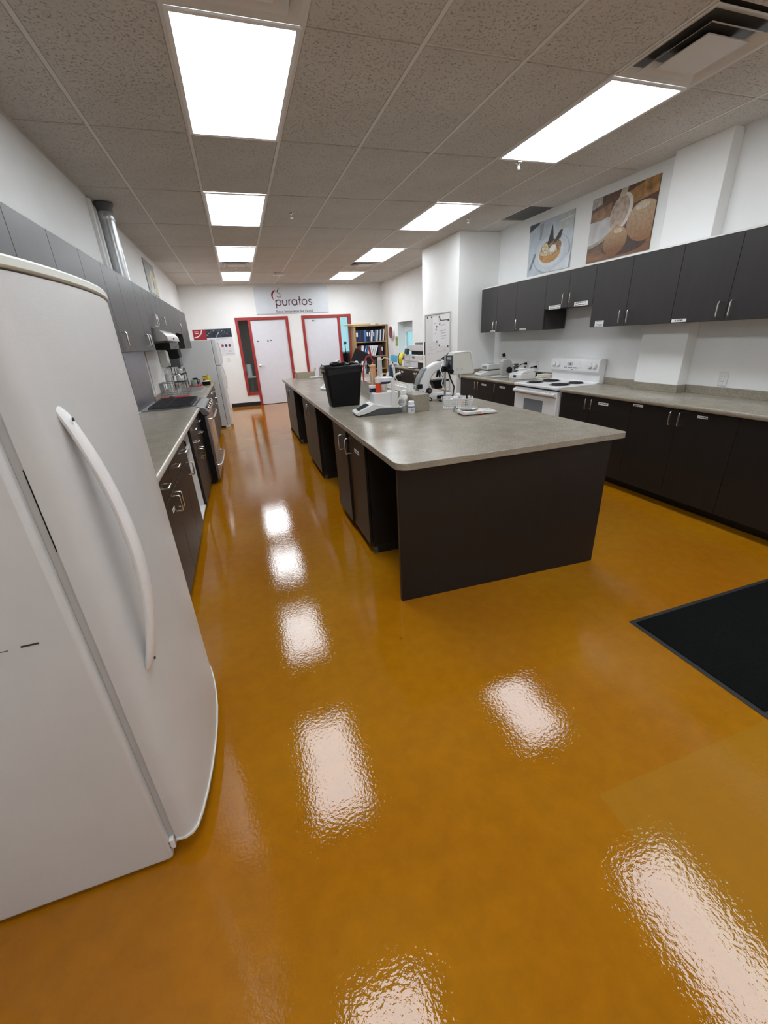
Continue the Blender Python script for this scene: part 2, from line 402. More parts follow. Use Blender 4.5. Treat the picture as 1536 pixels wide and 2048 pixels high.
for r in range(len(rows)-1):
    y0, y1 = rows[r], rows[r+1]
    for c in range(len(xs)-1):
        x0, x1 = xs[c], xs[c+1]; k = round(y0/(2*PT)) if y0 > YF else None
        if c in (2, 6) and any(abs(y0-q) < .01 for q in LIGHT_ROWS): lights.append((x0, x1, y0, y1)); continue
        if c in (2, 6) and k == -1: vents.append((x0, x1, -PT, 0)); tile(x0, x1, y0, -PT); continue
        if c in (2, 6) and k == 5: vents.append((x0, x1, y0, y0+PT)); tile(x0, x1, y0+PT, y1); continue
        if c == 8 and k == 2: tile(x0, x1, y0, y0+PT, M_darktile, .006); tile(x0, x1, y0+PT, y1); continue
        if 3.6 < y0 < 4.9 and x0 > 4.5: x1 = min(x1, XR)
        tile(x0, x1, y0, y1)
# led panels
def lname(x, y):
    side = 'above the left aisle' if x < 2 else 'above the island right side'
    n = {0: 'nearest in view', 2: 'second nearest', 4: 'third from the camera', 6: 'farthest, next to the back wall', -2: 'just behind the camera', -4: 'added unseen near the front wall'}[round(y/(2*PT))]
    return 'glowing LED ceiling panel %s, %s' % (side, n)
for x0, x1, y0, y1 in lights:
    t = thing('ceiling_light', lname(x0, y0), 'ceiling light', ((x0+x1)/2, (y0+y1)/2, H-.004), group='LED ceiling panels')
    f = .022; g = .006; mb = MB(); z0, z1 = H-.006, H+.003
    mb.box(x0+g, x0+g+f, y0+g, y1-g, z0, z1).box(x1-g-f, x1-g, y0+g, y1-g, z0, z1).box(x0+g+f, x1-g-f, y0+g, y0+g+f, z0, z1).box(x0+g+f, x1-g-f, y1-g-f, y1-g, z0, z1)
    mb.build('frame', M_white, t, smooth=False)
    bx(x0+g+f, x1-g-f, y0+g+f, y1-g-f, H-.003, H+.002).build('diffuser', M_lamp[round(y0/(2*PT))], t, smooth=False)
# square cone air diffusers
def ring(mb, a, b, za, zb):
    r = lambda s, z: [(-s, -s, z), (s, -s, z), (s, s, z), (-s, s, z)]
    mb.loft([r(a, za), r(b, zb), r(b-.004, zb+.004), r(a-.004, za+.004), r(a, za)], False)
for x0, x1, y0, y1 in vents:
    where = ('near' if y0 < 0 else 'far')+(' right one' if x0 > 3 else ' left one')
    t = thing('air_diffuser', 'white square stepped air diffuser in the ceiling, '+where, 'air vent', ((x0+x1)/2, (y0+y1)/2, H-.03))
    bx(-.297, .297, -.297, .297, .0475, .0485).build('throat', mat('duct_throat', (.06, .055, .05), .35), t, local=True, smooth=False)
    mb = MB(); ring(mb, .297, .282, .026, .028); ring(mb, .282, .236, .028, .046)
    mb.build('outer_flange', M_grid, t, local=True, smooth=False)
    mb = MB(); ring(mb, .215, .165, .012, .040); ring(mb, .22, .215, .010, .012); mb.build('louvre_cone', M_grid, t, local=True, smooth=False)
    mb = MB(); ring(mb, .15, .145, .006, .010); mb.box(-.145, .145, -.145, .145, .010, .014); ring(mb, .145, .10, .010, .034); mb.build('centre_plate', M_grid, t, local=True, smooth=False)
# sprinklers and smoke detector
for (x, y, wh) in ((2.13, 3.03, 'between the two rows of lights'), (4.40, 3.02, 'near the white wall pier'), (3.91, 1.26, 'beside the end of the near right light'), (1.52, 6.80, 'in front of the far aisle light'), (3.86, 6.85, 'in front of the far right light')):
    t = thing('sprinkler_head', 'small metal fire sprinkler head on the ceiling '+wh, 'sprinkler', (x, y, H))
    MB().lathe([(.03, 0), (.03, -.004), (.012, -.012), (.010, -.02)], n=14).build('escutcheon', M_chrome, t, local=True)
    MB().cyl((-.008, 0, -.018), (-.008, 0, -.045), .003, n=6).cyl((.008, 0, -.018), (.008, 0, -.045), .003, n=6).build('frame', M_chrome, t, local=True)
    MB().lathe([(.004, -.042), (.018, -.046), (.018, -.049), (.002, -.05)], n=12).build('deflector', M_chrome, t, local=True)
t = thing('exit_detector', 'small white boxy detector on the ceiling near the back wall sign', 'detector', (2.38, 7.45, H))
bx(-.11, .11, -.06, .06, -.045, 0).build('housing', M_whitep, t, local=True, bevel=.01); bx(-.085, -.07, -.064, -.058, -.03, -.02).build('lens', M_black, t, local=True)

# ------------------------------------------------------------------ window in the right wall
w = struct(thing('window_1', None, None, (XR+.2, 7.64, WZ0)))
mb = MB(); xg = XR+.2
for a, b, c, d in ((WY0, WY0+.05, WZ0, WZ1), (WY1-.05, WY1, WZ0, WZ1), (WY0, WY1, WZ0, WZ0+.05), (WY0, WY1, WZ1-.05, WZ1), (7.60, 7.66, WZ0, WZ1)): mb.box(xg, xg+.05, a, b, c, d)
mb.build('window_frame', M_whitep, w, smooth=False, bevel=.003)
for a, b in ((WY0+.05, 7.60), (7.66, WY1-.05)): bx(xg+.022, xg+.028, a, b, WZ0+.05, WZ1-.05).build('pane', M_glass, w, smooth=False)
bx(xg-.05, xg-.005, WY0+.02, WY1-.02, WZ1-.07, WZ1-.005).build('blind_headrail', M_lgrey, w, bevel=.004)
for k in range(5): bx(xg-.04, xg-.032, WY0+.03, WY1-.03, WZ1-.07-.034*(k+1), WZ1-.074-.034*k).build('blind_slat', M_lgrey, w, smooth=False)

# ------------------------------------------------------------------ the two red-framed doors
def red_frame(mb, x0, x1, z0, z1, b=.068, bottom=False, skip=0):
    y0, y1 = YB-.025, YB+.13
    xa, xb = x0+(0 if skip < 0 else b), x1-(0 if skip > 0 else b)
    if skip >= 0: mb.box(x0, x0+b, y0, y1, z0, z1)
    if skip <= 0: mb.box(x1-b, x1, y0, y1, z0, z1)
    mb.box(xa, xb, y0, y1, z1-b, z1)
    if bottom: mb.box(xa, xb, y0, y1, z0, z0+b)
def door(name, lx0, lx1, sx0, sx1, hx, hdir):
    t = struct(thing(name, None, None, ((lx0+lx1)/2, YB, 0)))
    mb = MB(); red_frame(mb, lx0, lx1, 0, DH); mb.build('door_frame', M_red, t, bevel=.004)
    mb = MB(); red_frame(mb, sx0, sx1, SB, DH, bottom=True, skip=(1 if sx0 < lx0 else -1)); mb.build('sidelight_frame', M_red, t, bevel=.004)
    bx(sx0+(.068 if sx0 < lx0 else 0), sx1-(0 if sx0 < lx0 else .068), YB+.05, YB+.058, SB+.068, DH-.068).build('sidelight_glass', M_glass, t, smooth=False)
    leaf = bx(lx0+.070, lx1-.070, YB+.01, YB+.055, .012, DH-.070).build('door_leaf', M_door, t, bevel=.003)
    hz = 1.0
    MB().lathe([(.034, 0), (.034, -.012), (.028, -.016), (.013, -.018), (.013, -.05)], (hx, YB+.01, hz), 18, 'y').build('rose', M_chrome, leaf)
    MB().tube([(hx, YB-.042, hz), (hx+hdir*.02, YB-.044, hz), (hx+hdir*.07, YB-.044, hz-.004), (hx+hdir*.125, YB-.038, hz-.008)], .010, 10, r1=.007).build('lever_handle', M_chrome, leaf)
    return leaf
l1 = door('door_1', D1[1], D1[2], D1[0], D1[1], 1.79, 1)
l2 = door('door_2', D2[0], D2[1], D2[1], D2[2], 3.91, -1)
for x, z in ((1.828, 1.598), (2.085, 1.598), (2.163, 1.609)): MB().lathe([(.017, 0), (.017, -.004), (.012, -.006)], (x, YB+.01, z), 14, 'y').build('magnet', M_ink, l1)
MB().lathe([(.02, 0), (.02, -.012), (.01, -.014)], (3.32, YB+.01, 2.036), 14, 'y').build('hook', M_ink, l2)
MB().tube([(3.34, YB, 2.03), (3.37, YB-.008, 2.045), (3.385, YB-.008, 2.03), (3.40, YB-.006, 2.032)], .006, 6).build('hook_arm', M_lgrey, l2)
# things in the rooms behind
t = thing('office_stand', 'white canister on a small shelf behind the dark left side light', 'canister', (1.5, 9.62, 1.04))
MB().lathe([(.07, -.30), (.07, -.02), (.06, 0), (.03, .005)], (0, 0, 0), 18).build('canister', M_whitep, t, local=True)
bx(-.16, .16, -.12, .12, -.34, -.30).build('shelf', M_whitep, t, local=True, bevel=.004)
bx(-.02, .02, -.02, .02, -1.04, -.34).build('post', M_dgrey, t, local=True)
t = thing('office_chair', 'black office chair seen through the bright right side light', 'chair', (4.35, 10.4, 0), .4)
MB().prism(rrect(-.24, .24, .55, 1.15, .08), 'y', -.04, .04).build('backrest', M_black, t, local=True, bevel=.01)
bx(-.25, .25, -.5, 0, .44, .52).build('seat', M_black, t, local=True, bevel=.02)
MB().cyl((0, -.25, .1), (0, -.25, .44), .03).build('column', M_black, t, local=True)
for k in range(5):
    a = 2*PI*k/5; MB().cyl((0, -.25, .10), (.3*math.cos(a), -.25+.3*math.sin(a), .04), .022, .015, 8).ball((.3*math.cos(a), -.25+.3*math.sin(a), .03), .03, 10).build('base_leg', M_black, t, local=True)
MB().cyl((.1, .05, 1.1), (.1, .05, 1.42), .012).ball((.1, .05, 1.44), .05, 10).build('headrest', M_black, t, local=True)

# ------------------------------------------------------------------ cabinets
def pull_v(parent, xf, s, y, z, L=.105, m=M_chrome, out=.03):
    # vertical bow pull on a face at x = xf facing s (+1 faces +x)
    p = [(xf, y, z+L/2), (xf+s*out*.8, y, z+L/2), (xf+s*out, y, z+L/2-.008), (xf+s*out, y, z-L/2+.008), (xf+s*out*.8, y, z-L/2), (xf, y, z-L/2)]
    return MB().tube(p, .0055, 8).build('handle', m, parent)
def pull_h(parent, xf, s, y, z, L=.105, m=M_chrome, out=.03):
    p = [(xf, y+L/2, z), (xf+s*out*.8, y+L/2, z), (xf+s*out, y+L/2-.008, z), (xf+s*out, y-L/2+.008, z), (xf+s*out*.8, y-L/2, z), (xf, y-L/2, z)]
    return MB().tube(p, .0055, 8).build('handle', m, parent)
def sticker(parent, xf, s, y0, y1, z0, z1, rows_=1, txt=None):
    lab = bx(xf, xf+s*.0012, y0, y1, z0, z1).build('sticker', M_label, parent, smooth=False)
    ya, yb = (max(y0, y1), min(y0, y1)) if s < 0 else (min(y0, y1), max(y0, y1))
    U = Vector((0, yb-ya, 0)).normalized(); wd = abs(y1-y0); hh = z1-z0
    O = Vector((xf+s*.0013, (y0+y1)/2, (z0+z1)/2)); N = Vector((s, 0, 0))
    if txt: text(txt, hh*.75, O, U, Z, N, M_ink, lab, 'lettering', 1)
    else:
        mb = MB()
        for k in range(rows_):
            v = hh*(.5-(k+.5)/rows_); u = -wd*.40
            while u < wd*.36:
                l = random.uniform(.05, .12)*wd; mb.ribbon([(u, v), (min(u+l, wd*.42), v+random.uniform(-.1, .1)*hh/rows_)], hh*.34/rows_, O, U, Z, N, .0006); u += l+.03*wd
        mb.build('print', M_ink, lab, smooth=False)
    return lab
def cabinet(name, label, cat, s, xb, xf, y0, y1, z0, z1, doors, m, drawers=(), toe=None, group=None, body=True):
    """s: facing (+1 faces +x). xf: outer face of the doors. doors: (ya, yb, za, zb, handle y or None, handle z)"""
    t = thing(name, label, cat, ((xb+xf)/2, (y0+y1)/2, 0 if toe else z0), group=group)
    th = .018; xb = xb+s*.022
    if -1 < s < 0 or (s < 0 and y0 < .80 and y1 > .30): xb = 5.140
    if body:
        bx(xb, xf-s*(th+.001), y0+.0008, y1-.0008, z0, z1).build('carcass', m, t, smooth=False)
    if toe: bx(xb, xf-s*toe, y0+.001, y1-.001, 0, z0).build('toe_kick', M_toe, t, smooth=False)
    out = []
    for d in doors:
        ya, yb, za, zb, hy, hz = d[:6]
        o = bx(xf-s*th, xf, ya+.0018, yb-.0018, za+.0018, zb-.0018).build('door', m, t, bevel=.0012, seg=1, smooth=False)
        if hy is not None: pull_v(o, xf, s, hy, hz)
        out.append(o)
    for d in drawers:
        ya, yb, za, zb = d[:4]
        o = bx(xf-s*th, xf, ya+.0018, yb-.0018, za+.0018, zb-.0018).build('drawer', m, t, bevel=.0012, seg=1, smooth=False)
        for hz in d[4]: pull_h(o, xf, s, (ya+yb)/2, hz)
    return t, out
UB, UT, RB = 1.525, 2.12, 1.75    # wall cabinet bottom, top and raised bottom
xu, xr = 4.93, XR
def upper_r(label, seams, zb, hy, stick=()):
    y1, y0 = seams[0], seams[-1]
    ds = []
    for k in range(len(seams)-1): ds.append((seams[k+1], seams[k], zb, UT, hy[k], zb+.085))
    t, out = cabinet('wall_cabinet', label, 'cabinet', -1, xr, xu, y0, y1, zb, UT, ds, M_cabg, group='dark wall cabinets on the right wall')
    bx(xu-.004, xr, y0, y1, UT, UT+.012).build('top_strip', M_melw, t, smooth=False)
    for d, a, b, z0, z1, n, tx in stick: sticker(out[d], xu, -1, a, b, z0, z1, n, tx)
upper_r('dark two-door wall cabinet beside the white wall pier, right end of room', [3.50, 3.075, 2.615], UB, [3.115, 3.03], [(0, 3.21, 3.09, 1.53, 1.548, 1, None)])
upper_r('dark single-door wall cabinet with one handle at its far edge, left of raised cabinet', [2.615, 2.03], UB, [2.565], [(0, 2.50, 2.37, 1.533, 1.553, 1, None)])
upper_r('short raised two-door wall cabinet above the white electric range', [2.03, 1.64, 1.265], RB, [1.70, 1.585], [(0, 1.95, 1.75, 1.745, 1.785, 2, None), (1, 1.53, 1.33, 1.748, 1.79, 2, None)])
upper_r('dark two-door wall cabinet with a stacked white label, right of the raised one', [1.265, .82, .33], UB, [.866, .775], [(0, 1.19, 1.075, 1.528, 1.585, 4, None)])
upper_r('dark two-door wall cabinet labelled FLAVORS, in front of the white pilaster', [.33, -.12, -.57], UB, [-.070, -.160], [(0, .318, .185, 1.532, 1.556, 1, 'FLAVORS')])
upper_r('dark two-door wall cabinet at the right edge of the picture', [-.57, -1.02, -1.47], UB, [-.975, -1.065])

xbf, TK = 4.672, .105      # front of right base cabinets, toe kick height
def base_r(label, seams, hy, stick=(), side='right'):
    ds = [(seams[k+1], seams[k], TK, .872, hy[k], .79) for k in range(len(seams)-1)]
    t, out = cabinet('base_cabinet', label, 'cabinet', -1, xr, xbf, seams[-1], seams[0], TK, .874, ds, M_cab, toe=.13, group='dark base cabinets along the right wall')
    for d, a, b, z0, z1 in stick: sticker(out[d], xbf, -1, a, b, z0, z1)
base_r('dark two-door base cabinet in the corner by the white wall pier', [3.625, 3.09, 2.64], [3.13, 3.045], [(1, 2.975, 2.85, .802, .826)])
base_r('narrow dark base cabinet directly left of the white electric range', [2.64, 2.115], [2.59], [(0, 2.50, 2.37, .808, .832)])
base_r('dark two-door base cabinet directly right of the white electric range', [1.27, .835, .335], [.873, .795], [(1, .725, .60, .800, .826)])
base_r('dark two-door base cabinet below the wall outlet, with two thin white labels', [.335, -.125, -.59], [-.075, -.155], [(0, .318, .215, .838, .858), (1, -.285, -.365, .822, .842)])
base_r('dark base cabinet with smudged door at the right edge of the picture', [-.59, -1.05, -1.51], [-1.01, -1.09])

# worktops on the right
def worktop(name, label, prof, y0, y1, parts=()):
    t = thing(name, label, 'countertop', (prof[0][0], (y0+y1)/2, prof[0][1]))
    MB().prism(prof, 'y', y0, y1).build('slab', M_top, t)
    if parts:
        bt = thing('backsplash', 'low taupe laminate backsplash strip '+parts[0], 'backsplash', (XR-.01, (y0+y1)/2, .914))
        for nm, b in parts[1]: b.build(nm, M_top, bt, bevel=.002)
def edge_prof(xf, xb, s):   # postformed front edge; s = direction from front to back
    z0, z1 = .874, .914
    p = [(xb, z0), (xb, z1), (xf+s*.014, z1), (xf+s*.006, z1-.003), (xf+s*.001, z1-.010), (xf, z1-.02), (xf+s*.001, z1-.032), (xf+s*.006, z0), ]
    return p
worktop('worktop', 'taupe laminate worktop left of the electric range with lab instruments', edge_prof(4.645, XR-.001, 1), 2.10, 3.628,
        ['behind the lab instruments left of the electric range', [('back_strip', bx(XR-.02, XR-.001, 2.10, 3.628, .914, .985)), ('end_strip', bx(4.68, XR-.02, 3.61, 3.628, .914, .985))]])
worktop('worktop', 'long taupe laminate worktop right of the electric range, empty', edge_prof(4.645, XR-.001, 1), -1.52, 1.275,
        ['wrapping the pilaster right of the electric range', [('back_strip', bx(XR-.02, XR-.001, .81, 1.275, .914, .985)), ('back_strip', bx(XR-.02, XR-.001, -1.52, .295, .914, .985)),
         ('back_strip', bx(5.147, 5.165, .297, .808, .914, .985)), ('back_strip', bx(5.165, XR-.001, .79, .808, .914, .985)), ('back_strip', bx(5.165, XR-.001, .297, .315, .914, .985))]])

# ------------------------------------------------------------------ left wall cabinets
xul = .50
def upper_l(label, seams, zb, hy, hz=None):
    ds = [(seams[k], seams[k+1], zb, 2.10, hy[k], (hz or zb)+.085) for k in range(len(seams)-1)]
    t, out = cabinet('wall_cabinet', label, 'cabinet', 1, XL, xul, seams[0], seams[-1], zb, 2.10, ds, M_cabg, group='charcoal wall cabinets on the left wall')
upper_l('charcoal wall cabinet at the left edge of the picture, above the near refrigerator', [-.74, -.31, .132], UB, [-.35, -.27])
upper_l('charcoal two-door wall cabinet just behind the top of the near refrigerator', [.132, .58, 1.02], UB, [.54, .62])
upper_l('charcoal two-door wall cabinet over the left worktop, in front of the vent duct', [1.02, 1.44, 1.98], UB, [1.10, 1.94])
upper_l('narrow charcoal wall cabinet just before the range hood', [1.98, 2.36], UB, [2.05])
upper_l('short charcoal three-door wall cabinet above the range hood', [2.36, 2.70, 3.05, 3.42], 1.735, [2.66, 2.75, 3.27])
upper_l('full-height charcoal wall cabinet just past the range hood', [3.42, 3.85, 4.28], UB, [3.81, 3.93])
upper_l('short charcoal wall cabinet above the paper towel dispensers', [4.28, 4.69, 5.08], 1.735, [None, 4.85])
upper_l('last charcoal wall cabinet on the left, next to the far refrigerator', [5.08, 5.62, 6.15], UB, [None, 5.75])

# left base cabinets
xfl = .742
def base_l(label, y0, y1, doors, drawers=(), stick=()):
    ds = [(a, b, .09, dz, h, dz-.09) for a, b, dz, h in doors]
    t, out = cabinet('base_cabinet', label, 'cabinet', 1, XL, xfl, y0, y1, .085, .874, ds, M_cab, drawers, toe=.055, group='brown base cabinets along the left wall')
    return out
base_l('brown base cabinet hidden behind the near refrigerator', -.72, -.28, [(-.72, -.28, .872, -.32)])
o = base_l('brown two-door two-drawer base cabinet right behind the near refrigerator', -.28, .66, [(-.28, .19, .70, .15), (.19, .66, .70, .235)], [(-.28, .19, .705, .872, (.79,)), (.19, .66, .705, .872, (.79,))])
sticker(o[0], xfl, 1, .00, .075, .60, .625)
base_l('narrow brown base cabinet with drawer, before the doorless white-lined cabinet', .66, 1.05, [(.66, 1.05, .70, 1.01)], [(.66, 1.05, .705, .872, (.79,))])
t = thing('open_cabinet', 'doorless base cabinet showing its white inside and shelf on the left run', 'cabinet', (.45, 1.29, 0))
mb = MB(); mb.box(XL, .72, 1.05, 1.066, .085, .874).box(XL, .72, 1.514, 1.53, .085, .874); mb.build('side_panel', M_cab, t, smooth=False)
for a in (1.067, 1.510): bx(XL+.02, .719, a, a+.003, .1, .87).build('side_lining', M_melw, t, smooth=False)
bx(XL+.004, XL+.02, 1.066, 1.514, .085, .874).build('back_panel', M_melw, t, smooth=False)
bx(XL+.02, .73, 1.066, 1.514, .085, .101).build('bottom_panel', M_melw, t, smooth=False)
bx(XL+.02, .69, 1.071, 1.509, .47, .486).build('shelf', M_melw, t, smooth=False)
bx(XL+.02, .72, 1.071, 1.509, .70, .715).build('drawer_divider', M_melw, t, smooth=False)
bx(XL, .687, 1.051, 1.529, 0, .085).build('toe_kick', M_toe, t, smooth=False)
bx(.60, .70, 1.40, 1.44, .715, .76).build('drawer_slide', M_black, t, bevel=.003)
base_l('brown base cabinet with two drawer pulls next to the gas range', 1.53, 2.485, [(1.53, 2.0, .60, 1.96), (2.0, 2.485, .60, 2.05)], [(1.53, 2.0, .605, .872, (.80, .68)), (2.0, 2.485, .605, .872, (.80, .68))])
base_l('brown sink base cabinet just past the gas range', 3.44, 4.36, [(3.44, 3.9, .872, 3.86), (3.9, 4.36, .872, 3.94)])
base_l('brown base cabinet under the dish rack by the sink', 4.36, 5.28, [(4.36, 4.82, .872, 4.78), (4.82, 5.28, .872, 4.86)])
base_l('brown base cabinet next to the far refrigerator', 5.28, 6.20, [(5.28, 5.74, .70, 5.70), (5.74, 6.20, .70, 5.78)], [(5.28, 5.74, .705, .872, (.79,)), (5.74, 6.20, .705, .872, (.79,))])
worktop('worktop', 'taupe left worktop section beside the near refrigerator, with pale front edge', edge_prof(.768, XL+.001, -1), -.73, .724)
worktop('worktop', 'taupe left worktop section ending at the gas range', edge_prof(.768, XL+.001, -1), .728, 2.492)
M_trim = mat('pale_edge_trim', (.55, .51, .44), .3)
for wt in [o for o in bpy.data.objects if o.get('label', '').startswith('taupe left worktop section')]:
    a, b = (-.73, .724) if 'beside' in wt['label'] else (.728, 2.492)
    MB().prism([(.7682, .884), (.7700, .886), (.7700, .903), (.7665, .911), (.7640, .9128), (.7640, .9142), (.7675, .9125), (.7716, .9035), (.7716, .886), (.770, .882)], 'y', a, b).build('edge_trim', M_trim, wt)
t = thing('worktop', 'taupe sink worktop between the gas range and the far refrigerator', 'countertop', (.47, 4.8, .874))
MB().prism(edge_prof(.768, .66, -1), 'y', 3.432, 6.25).build('front_rail', M_top, t)
mb = MB(); mb.box(XL+.001, .66, 3.432, 4.42, .874, .914).box(XL+.001, .66, 5.16, 6.25, .874, .914).box(XL+.001, .27, 4.42, 5.16, .874, .914); mb.build('slab', M_top, t, smooth=False)
tag(bx(XL+.001, XL+.02, 3.432, 6.25, .914, .975).build('backsplash', M_top, bevel=.002), 'low taupe backsplash strip behind the sink worktop', 'backsplash')
t = thing('sink', 'stainless steel drop-in sink in the left worktop', 'sink', (.465, 4.79, .74))
mb = MB(); mb.box(.25, .675, 4.40, 4.43, .912, .918).box(.25, .675, 5.15, 5.18, .912, .918).box(.25, .28, 4.43, 5.15, .912, .918).box(.648, .675, 4.43, 5.15, .912, .918)
mb.build('rim', M_steel, t, bevel=.002)
mb = MB(); mb.box(.275, .653, 4.425, 5.155, .882, .886).box(.275, .279, 4.425, 5.155, .886, .912).box(.649, .653, 4.425, 5.155, .886, .912).box(.279, .649, 4.425, 4.429, .886, .912).box(.279, .649, 5.151, 5.155, .886, .912)
mb.build('basin', M_steel, t, smooth=False)
MB().tube([(.225, 4.79, .918), (.225, 4.79, 1.10), (.245, 4.79, 1.15), (.30, 4.79, 1.17), (.36, 4.79, 1.15), (.375, 4.79, 1.10)], .012, 10).build('faucet', M_chrome, t)

# ------------------------------------------------------------------ near refrigerator (side faces the camera)
t = thing('refrigerator', 'large white single-door refrigerator at the left edge, side panel towards the camera', 'refrigerator', (.5, -1.22, 0))
bx(.195, .812, -1.64, -.80, .012, 1.665).build('cabinet_body', M_fridge, t, bevel=.012, seg=3)
bx(.25, .79, -1.62, -.82, 0, .012).build('plinth', M_black, t)
prof = [(.832, -1.622), (.858, -1.624), (.878, -1.616), (.893, -1.598), (.906, -1.555), (.918, -1.49), (.930, -1.39), (.937, -1.28), (.938, -1.20), (.935, -1.11), (.926, -1.02), (.912, -.93), (.897, -.86), (.886, -.83), (.870, -.815), (.832, -.812)]
def off(p, d):
    cx, cy = .83, -1.22
    return [(x+(d if x > .84 else 0), y+(d if y > cy else -d)) for x, y in p]
dr = MB().prism(prof, 'z', .078, 1.682).build('door', M_fridge, t, ang=30)
MB().prism(off(prof, .004), 'z', .070, .0785).build('bottom_trim', M_cream, dr, ang=30)
MB().prism([(.60, -1.60), (.60, -.84)]+off(prof, .004)[::-1], 'z', 1.686, 1.710).build('top_cap', M_cream, t, ang=30, bevel=.005)
MB().box(.8125, .8315, -1.616, -.818, .09, 1.66).build('gasket', M_lgrey, t)
MB().box(.8268, .8292, -1.6168, -1.615, 1.13, 1.32).build('gasket_gap', M_black, t)
MB().box(.8125, .826, -1.632, -1.60, .05, .09).build('hinge_bracket', M_white, t, bevel=.002)
MB().box(.8125, .8135, -1.6330, -1.610, .075, .082).box(.8125, .8135, -1.633, -1.612, .055, .062).build('hinge_slot', M_black, t)
# bowed handle
rings = []
N = 26
for k in range(N+1):
    u = k/N; z = 1.445-.735*u; bow = math.sin(PI*u)**.75
    x = .893+.068*bow; wd = .016+.006*bow; dp = .010+.004*bow
    if k in (0, N): wd *= .35; dp *= .5
    y = -1.560-.012*(u-.5)
    rings.append([(x+dp*math.cos(a), y+wd*math.sin(a), z) for a in [2*PI*i/12 for i in range(12)]])
hd = MB().loft(rings).build('handle', M_white, dr)
for zz in (1.405, .750): MB().lathe([(.004, 0), (.004, .003)], (.925 if zz > 1 else .923, -1.565, zz), 8, 'x').build('screw', M_ink, hd)
MB().box(.70, .735, -1.6412, -1.64, .921, .9255).build('scuff_mark', M_ink, t); MB().box(.55, .675, -1.6412, -1.64, .9195, .9212).build('scuff_mark', M_dgrey, t)

# ------------------------------------------------------------------ gas range on the left
t = thing('gas_range', 'stainless slide-in gas range with black side and cast grates, left run', 'stove', (.5, 2.96, 0))
y0, y1 = 2.502, 3.422
bx(XL+.01, .795, y0, y1, .03, .893).build('body', M_black, t, smooth=False)
M_st2 = mat('dark_stainless', (.30, .30, .31), .32, metal=1, var=.05, vscale=40)
bx(XL+.012, .74, y0-.008, y1+.008, .893, .922).build('cooktop', M_st2, t, bevel=.004)
bx(XL+.07, .70, y0+.03, y1-.03, .922, .926).build('burner_well', M_st2, t, smooth=False)
for k in range(3):
    a = y0+.035+k*.285; b = a+.28; mb = MB()
    for q in range(5): yy = a+.02+q*(b-a-.04)/4; mb.box(XL+.08, .69, yy-.006, yy+.006, .938, .952)
    for xx in (XL+.08, .43, .68): mb.box(xx-.006, xx+.006, a+.02, b-.02, .936, .950)
    for xx in (XL+.08, .68):
        for yy in (a+.02, b-.02): mb.box(xx-.008, xx+.008, yy-.008, yy+.008, .926, .938)
    mb.build('grate', mat('cast_iron', (.035, .036, .040), .35, spec=.6), t, smooth=False)
    for xx in (.30, .56): MB().lathe([(.045, .926), (.045, .934), (.03, .938), (.002, .938)], (xx, (a+b)/2, 0), 16).build('burner', M_dgrey, t)
MB().prism([(.740, .922), (.815, .905), (.862, .850), (.852, .815), (.796, .815)], 'y', y0-.006, y1+.006).build('control_panel', M_st2, t, bevel=.003)
for yy in (2.60, 2.74, 2.96, 3.18, 3.32):
    k = MB().lathe([(.023, 0), (.023, .004), (.019, .026), (.012, .030)], (0, 0, 0), 14, 'x'); k.xf(Matrix.Translation((.839, yy, .878)) @ Matrix.Rotation(-math.radians(40), 4, 'Y')); k.build('knob', M_chrome, t)
dr = bx(.797, .832, y0+.006, y1-.006, .27, .808).build('oven_door', M_st2, t, bevel=.005)
bx(.8315, .8335, y0+.12, y1-.12, .36, .66).build('oven_window', M_glassw, dr, smooth=False)
def bow_bar(z, xs, out, parent):
    pts = [(xs, y0+.05, z), (xs+out*.7, y0+.055, z), (xs+out, y0+.12, z), (xs+out*1.1, (y0+y1)/2, z), (xs+out, y1-.12, z), (xs+out*.7, y1-.055, z), (xs, y1-.05, z)]
    MB().tube(pts, .012, 10).build('handle', M_chrome, parent)
bow_bar(.765, .830, .055, dr)
d2 = bx(.797, .830, y0+.006, y1-.006, .045, .262).build('warming_drawer', M_st2, t, bevel=.005)
bow_bar(.215, .828, .05, d2)
bx(.60, .75, y0+.02, y1-.02, 0, .03).build('foot_rail', M_black, t)

# hood and duct
t = thing('range_hood', 'stainless under-cabinet range hood above the gas range', 'range hood', (.4, 2.96, 1.60))
MB().prism([(XL, 1.61), (XL, 1.733), (.50, 1.733), (.545, 1.718), (.585, 1.690), (.615, 1.655), (.618, 1.612)], 'y', 2.47, 3.415).build('canopy', M_steel, t, ang=40)
MB().prism([(.20, 1.604), (.60, 1.604), (.60, 1.6095), (.20, 1.6095)], 'y', 2.50, 3.39).build('filter', M_black, t)
bx(.617, .6195, 2.90, 2.98, 1.630, 1.645).build('badge', M_ink, t)
t = thing('vent_duct', 'round galvanised exhaust duct rising from the left cabinets to the ceiling', 'duct', (.265, 2.90, 2.10))
MB().lathe([(.068, 2.10), (.068, 2.82)], (.268, 2.90, 0), 28).build('pipe', M_galv, t)
MB().lathe([(.0685, 2.74), (.071, 2.745), (.071, 2.80), (.0685, 2.805)], (.268, 2.90, 0), 28, cap=False).build('band', M_galv, t)
MB().lathe([(.069, 2.81), (.072, 2.845), (.088, 2.872), (.088, 2.887)], (.268, 2.90, 0), 28).build('collar', M_dgrey, t)
bx(XL, XL+.03, 2.70, 2.77, 2.10, 2.88).build('wall_batten', M_wall, t, smooth=False)

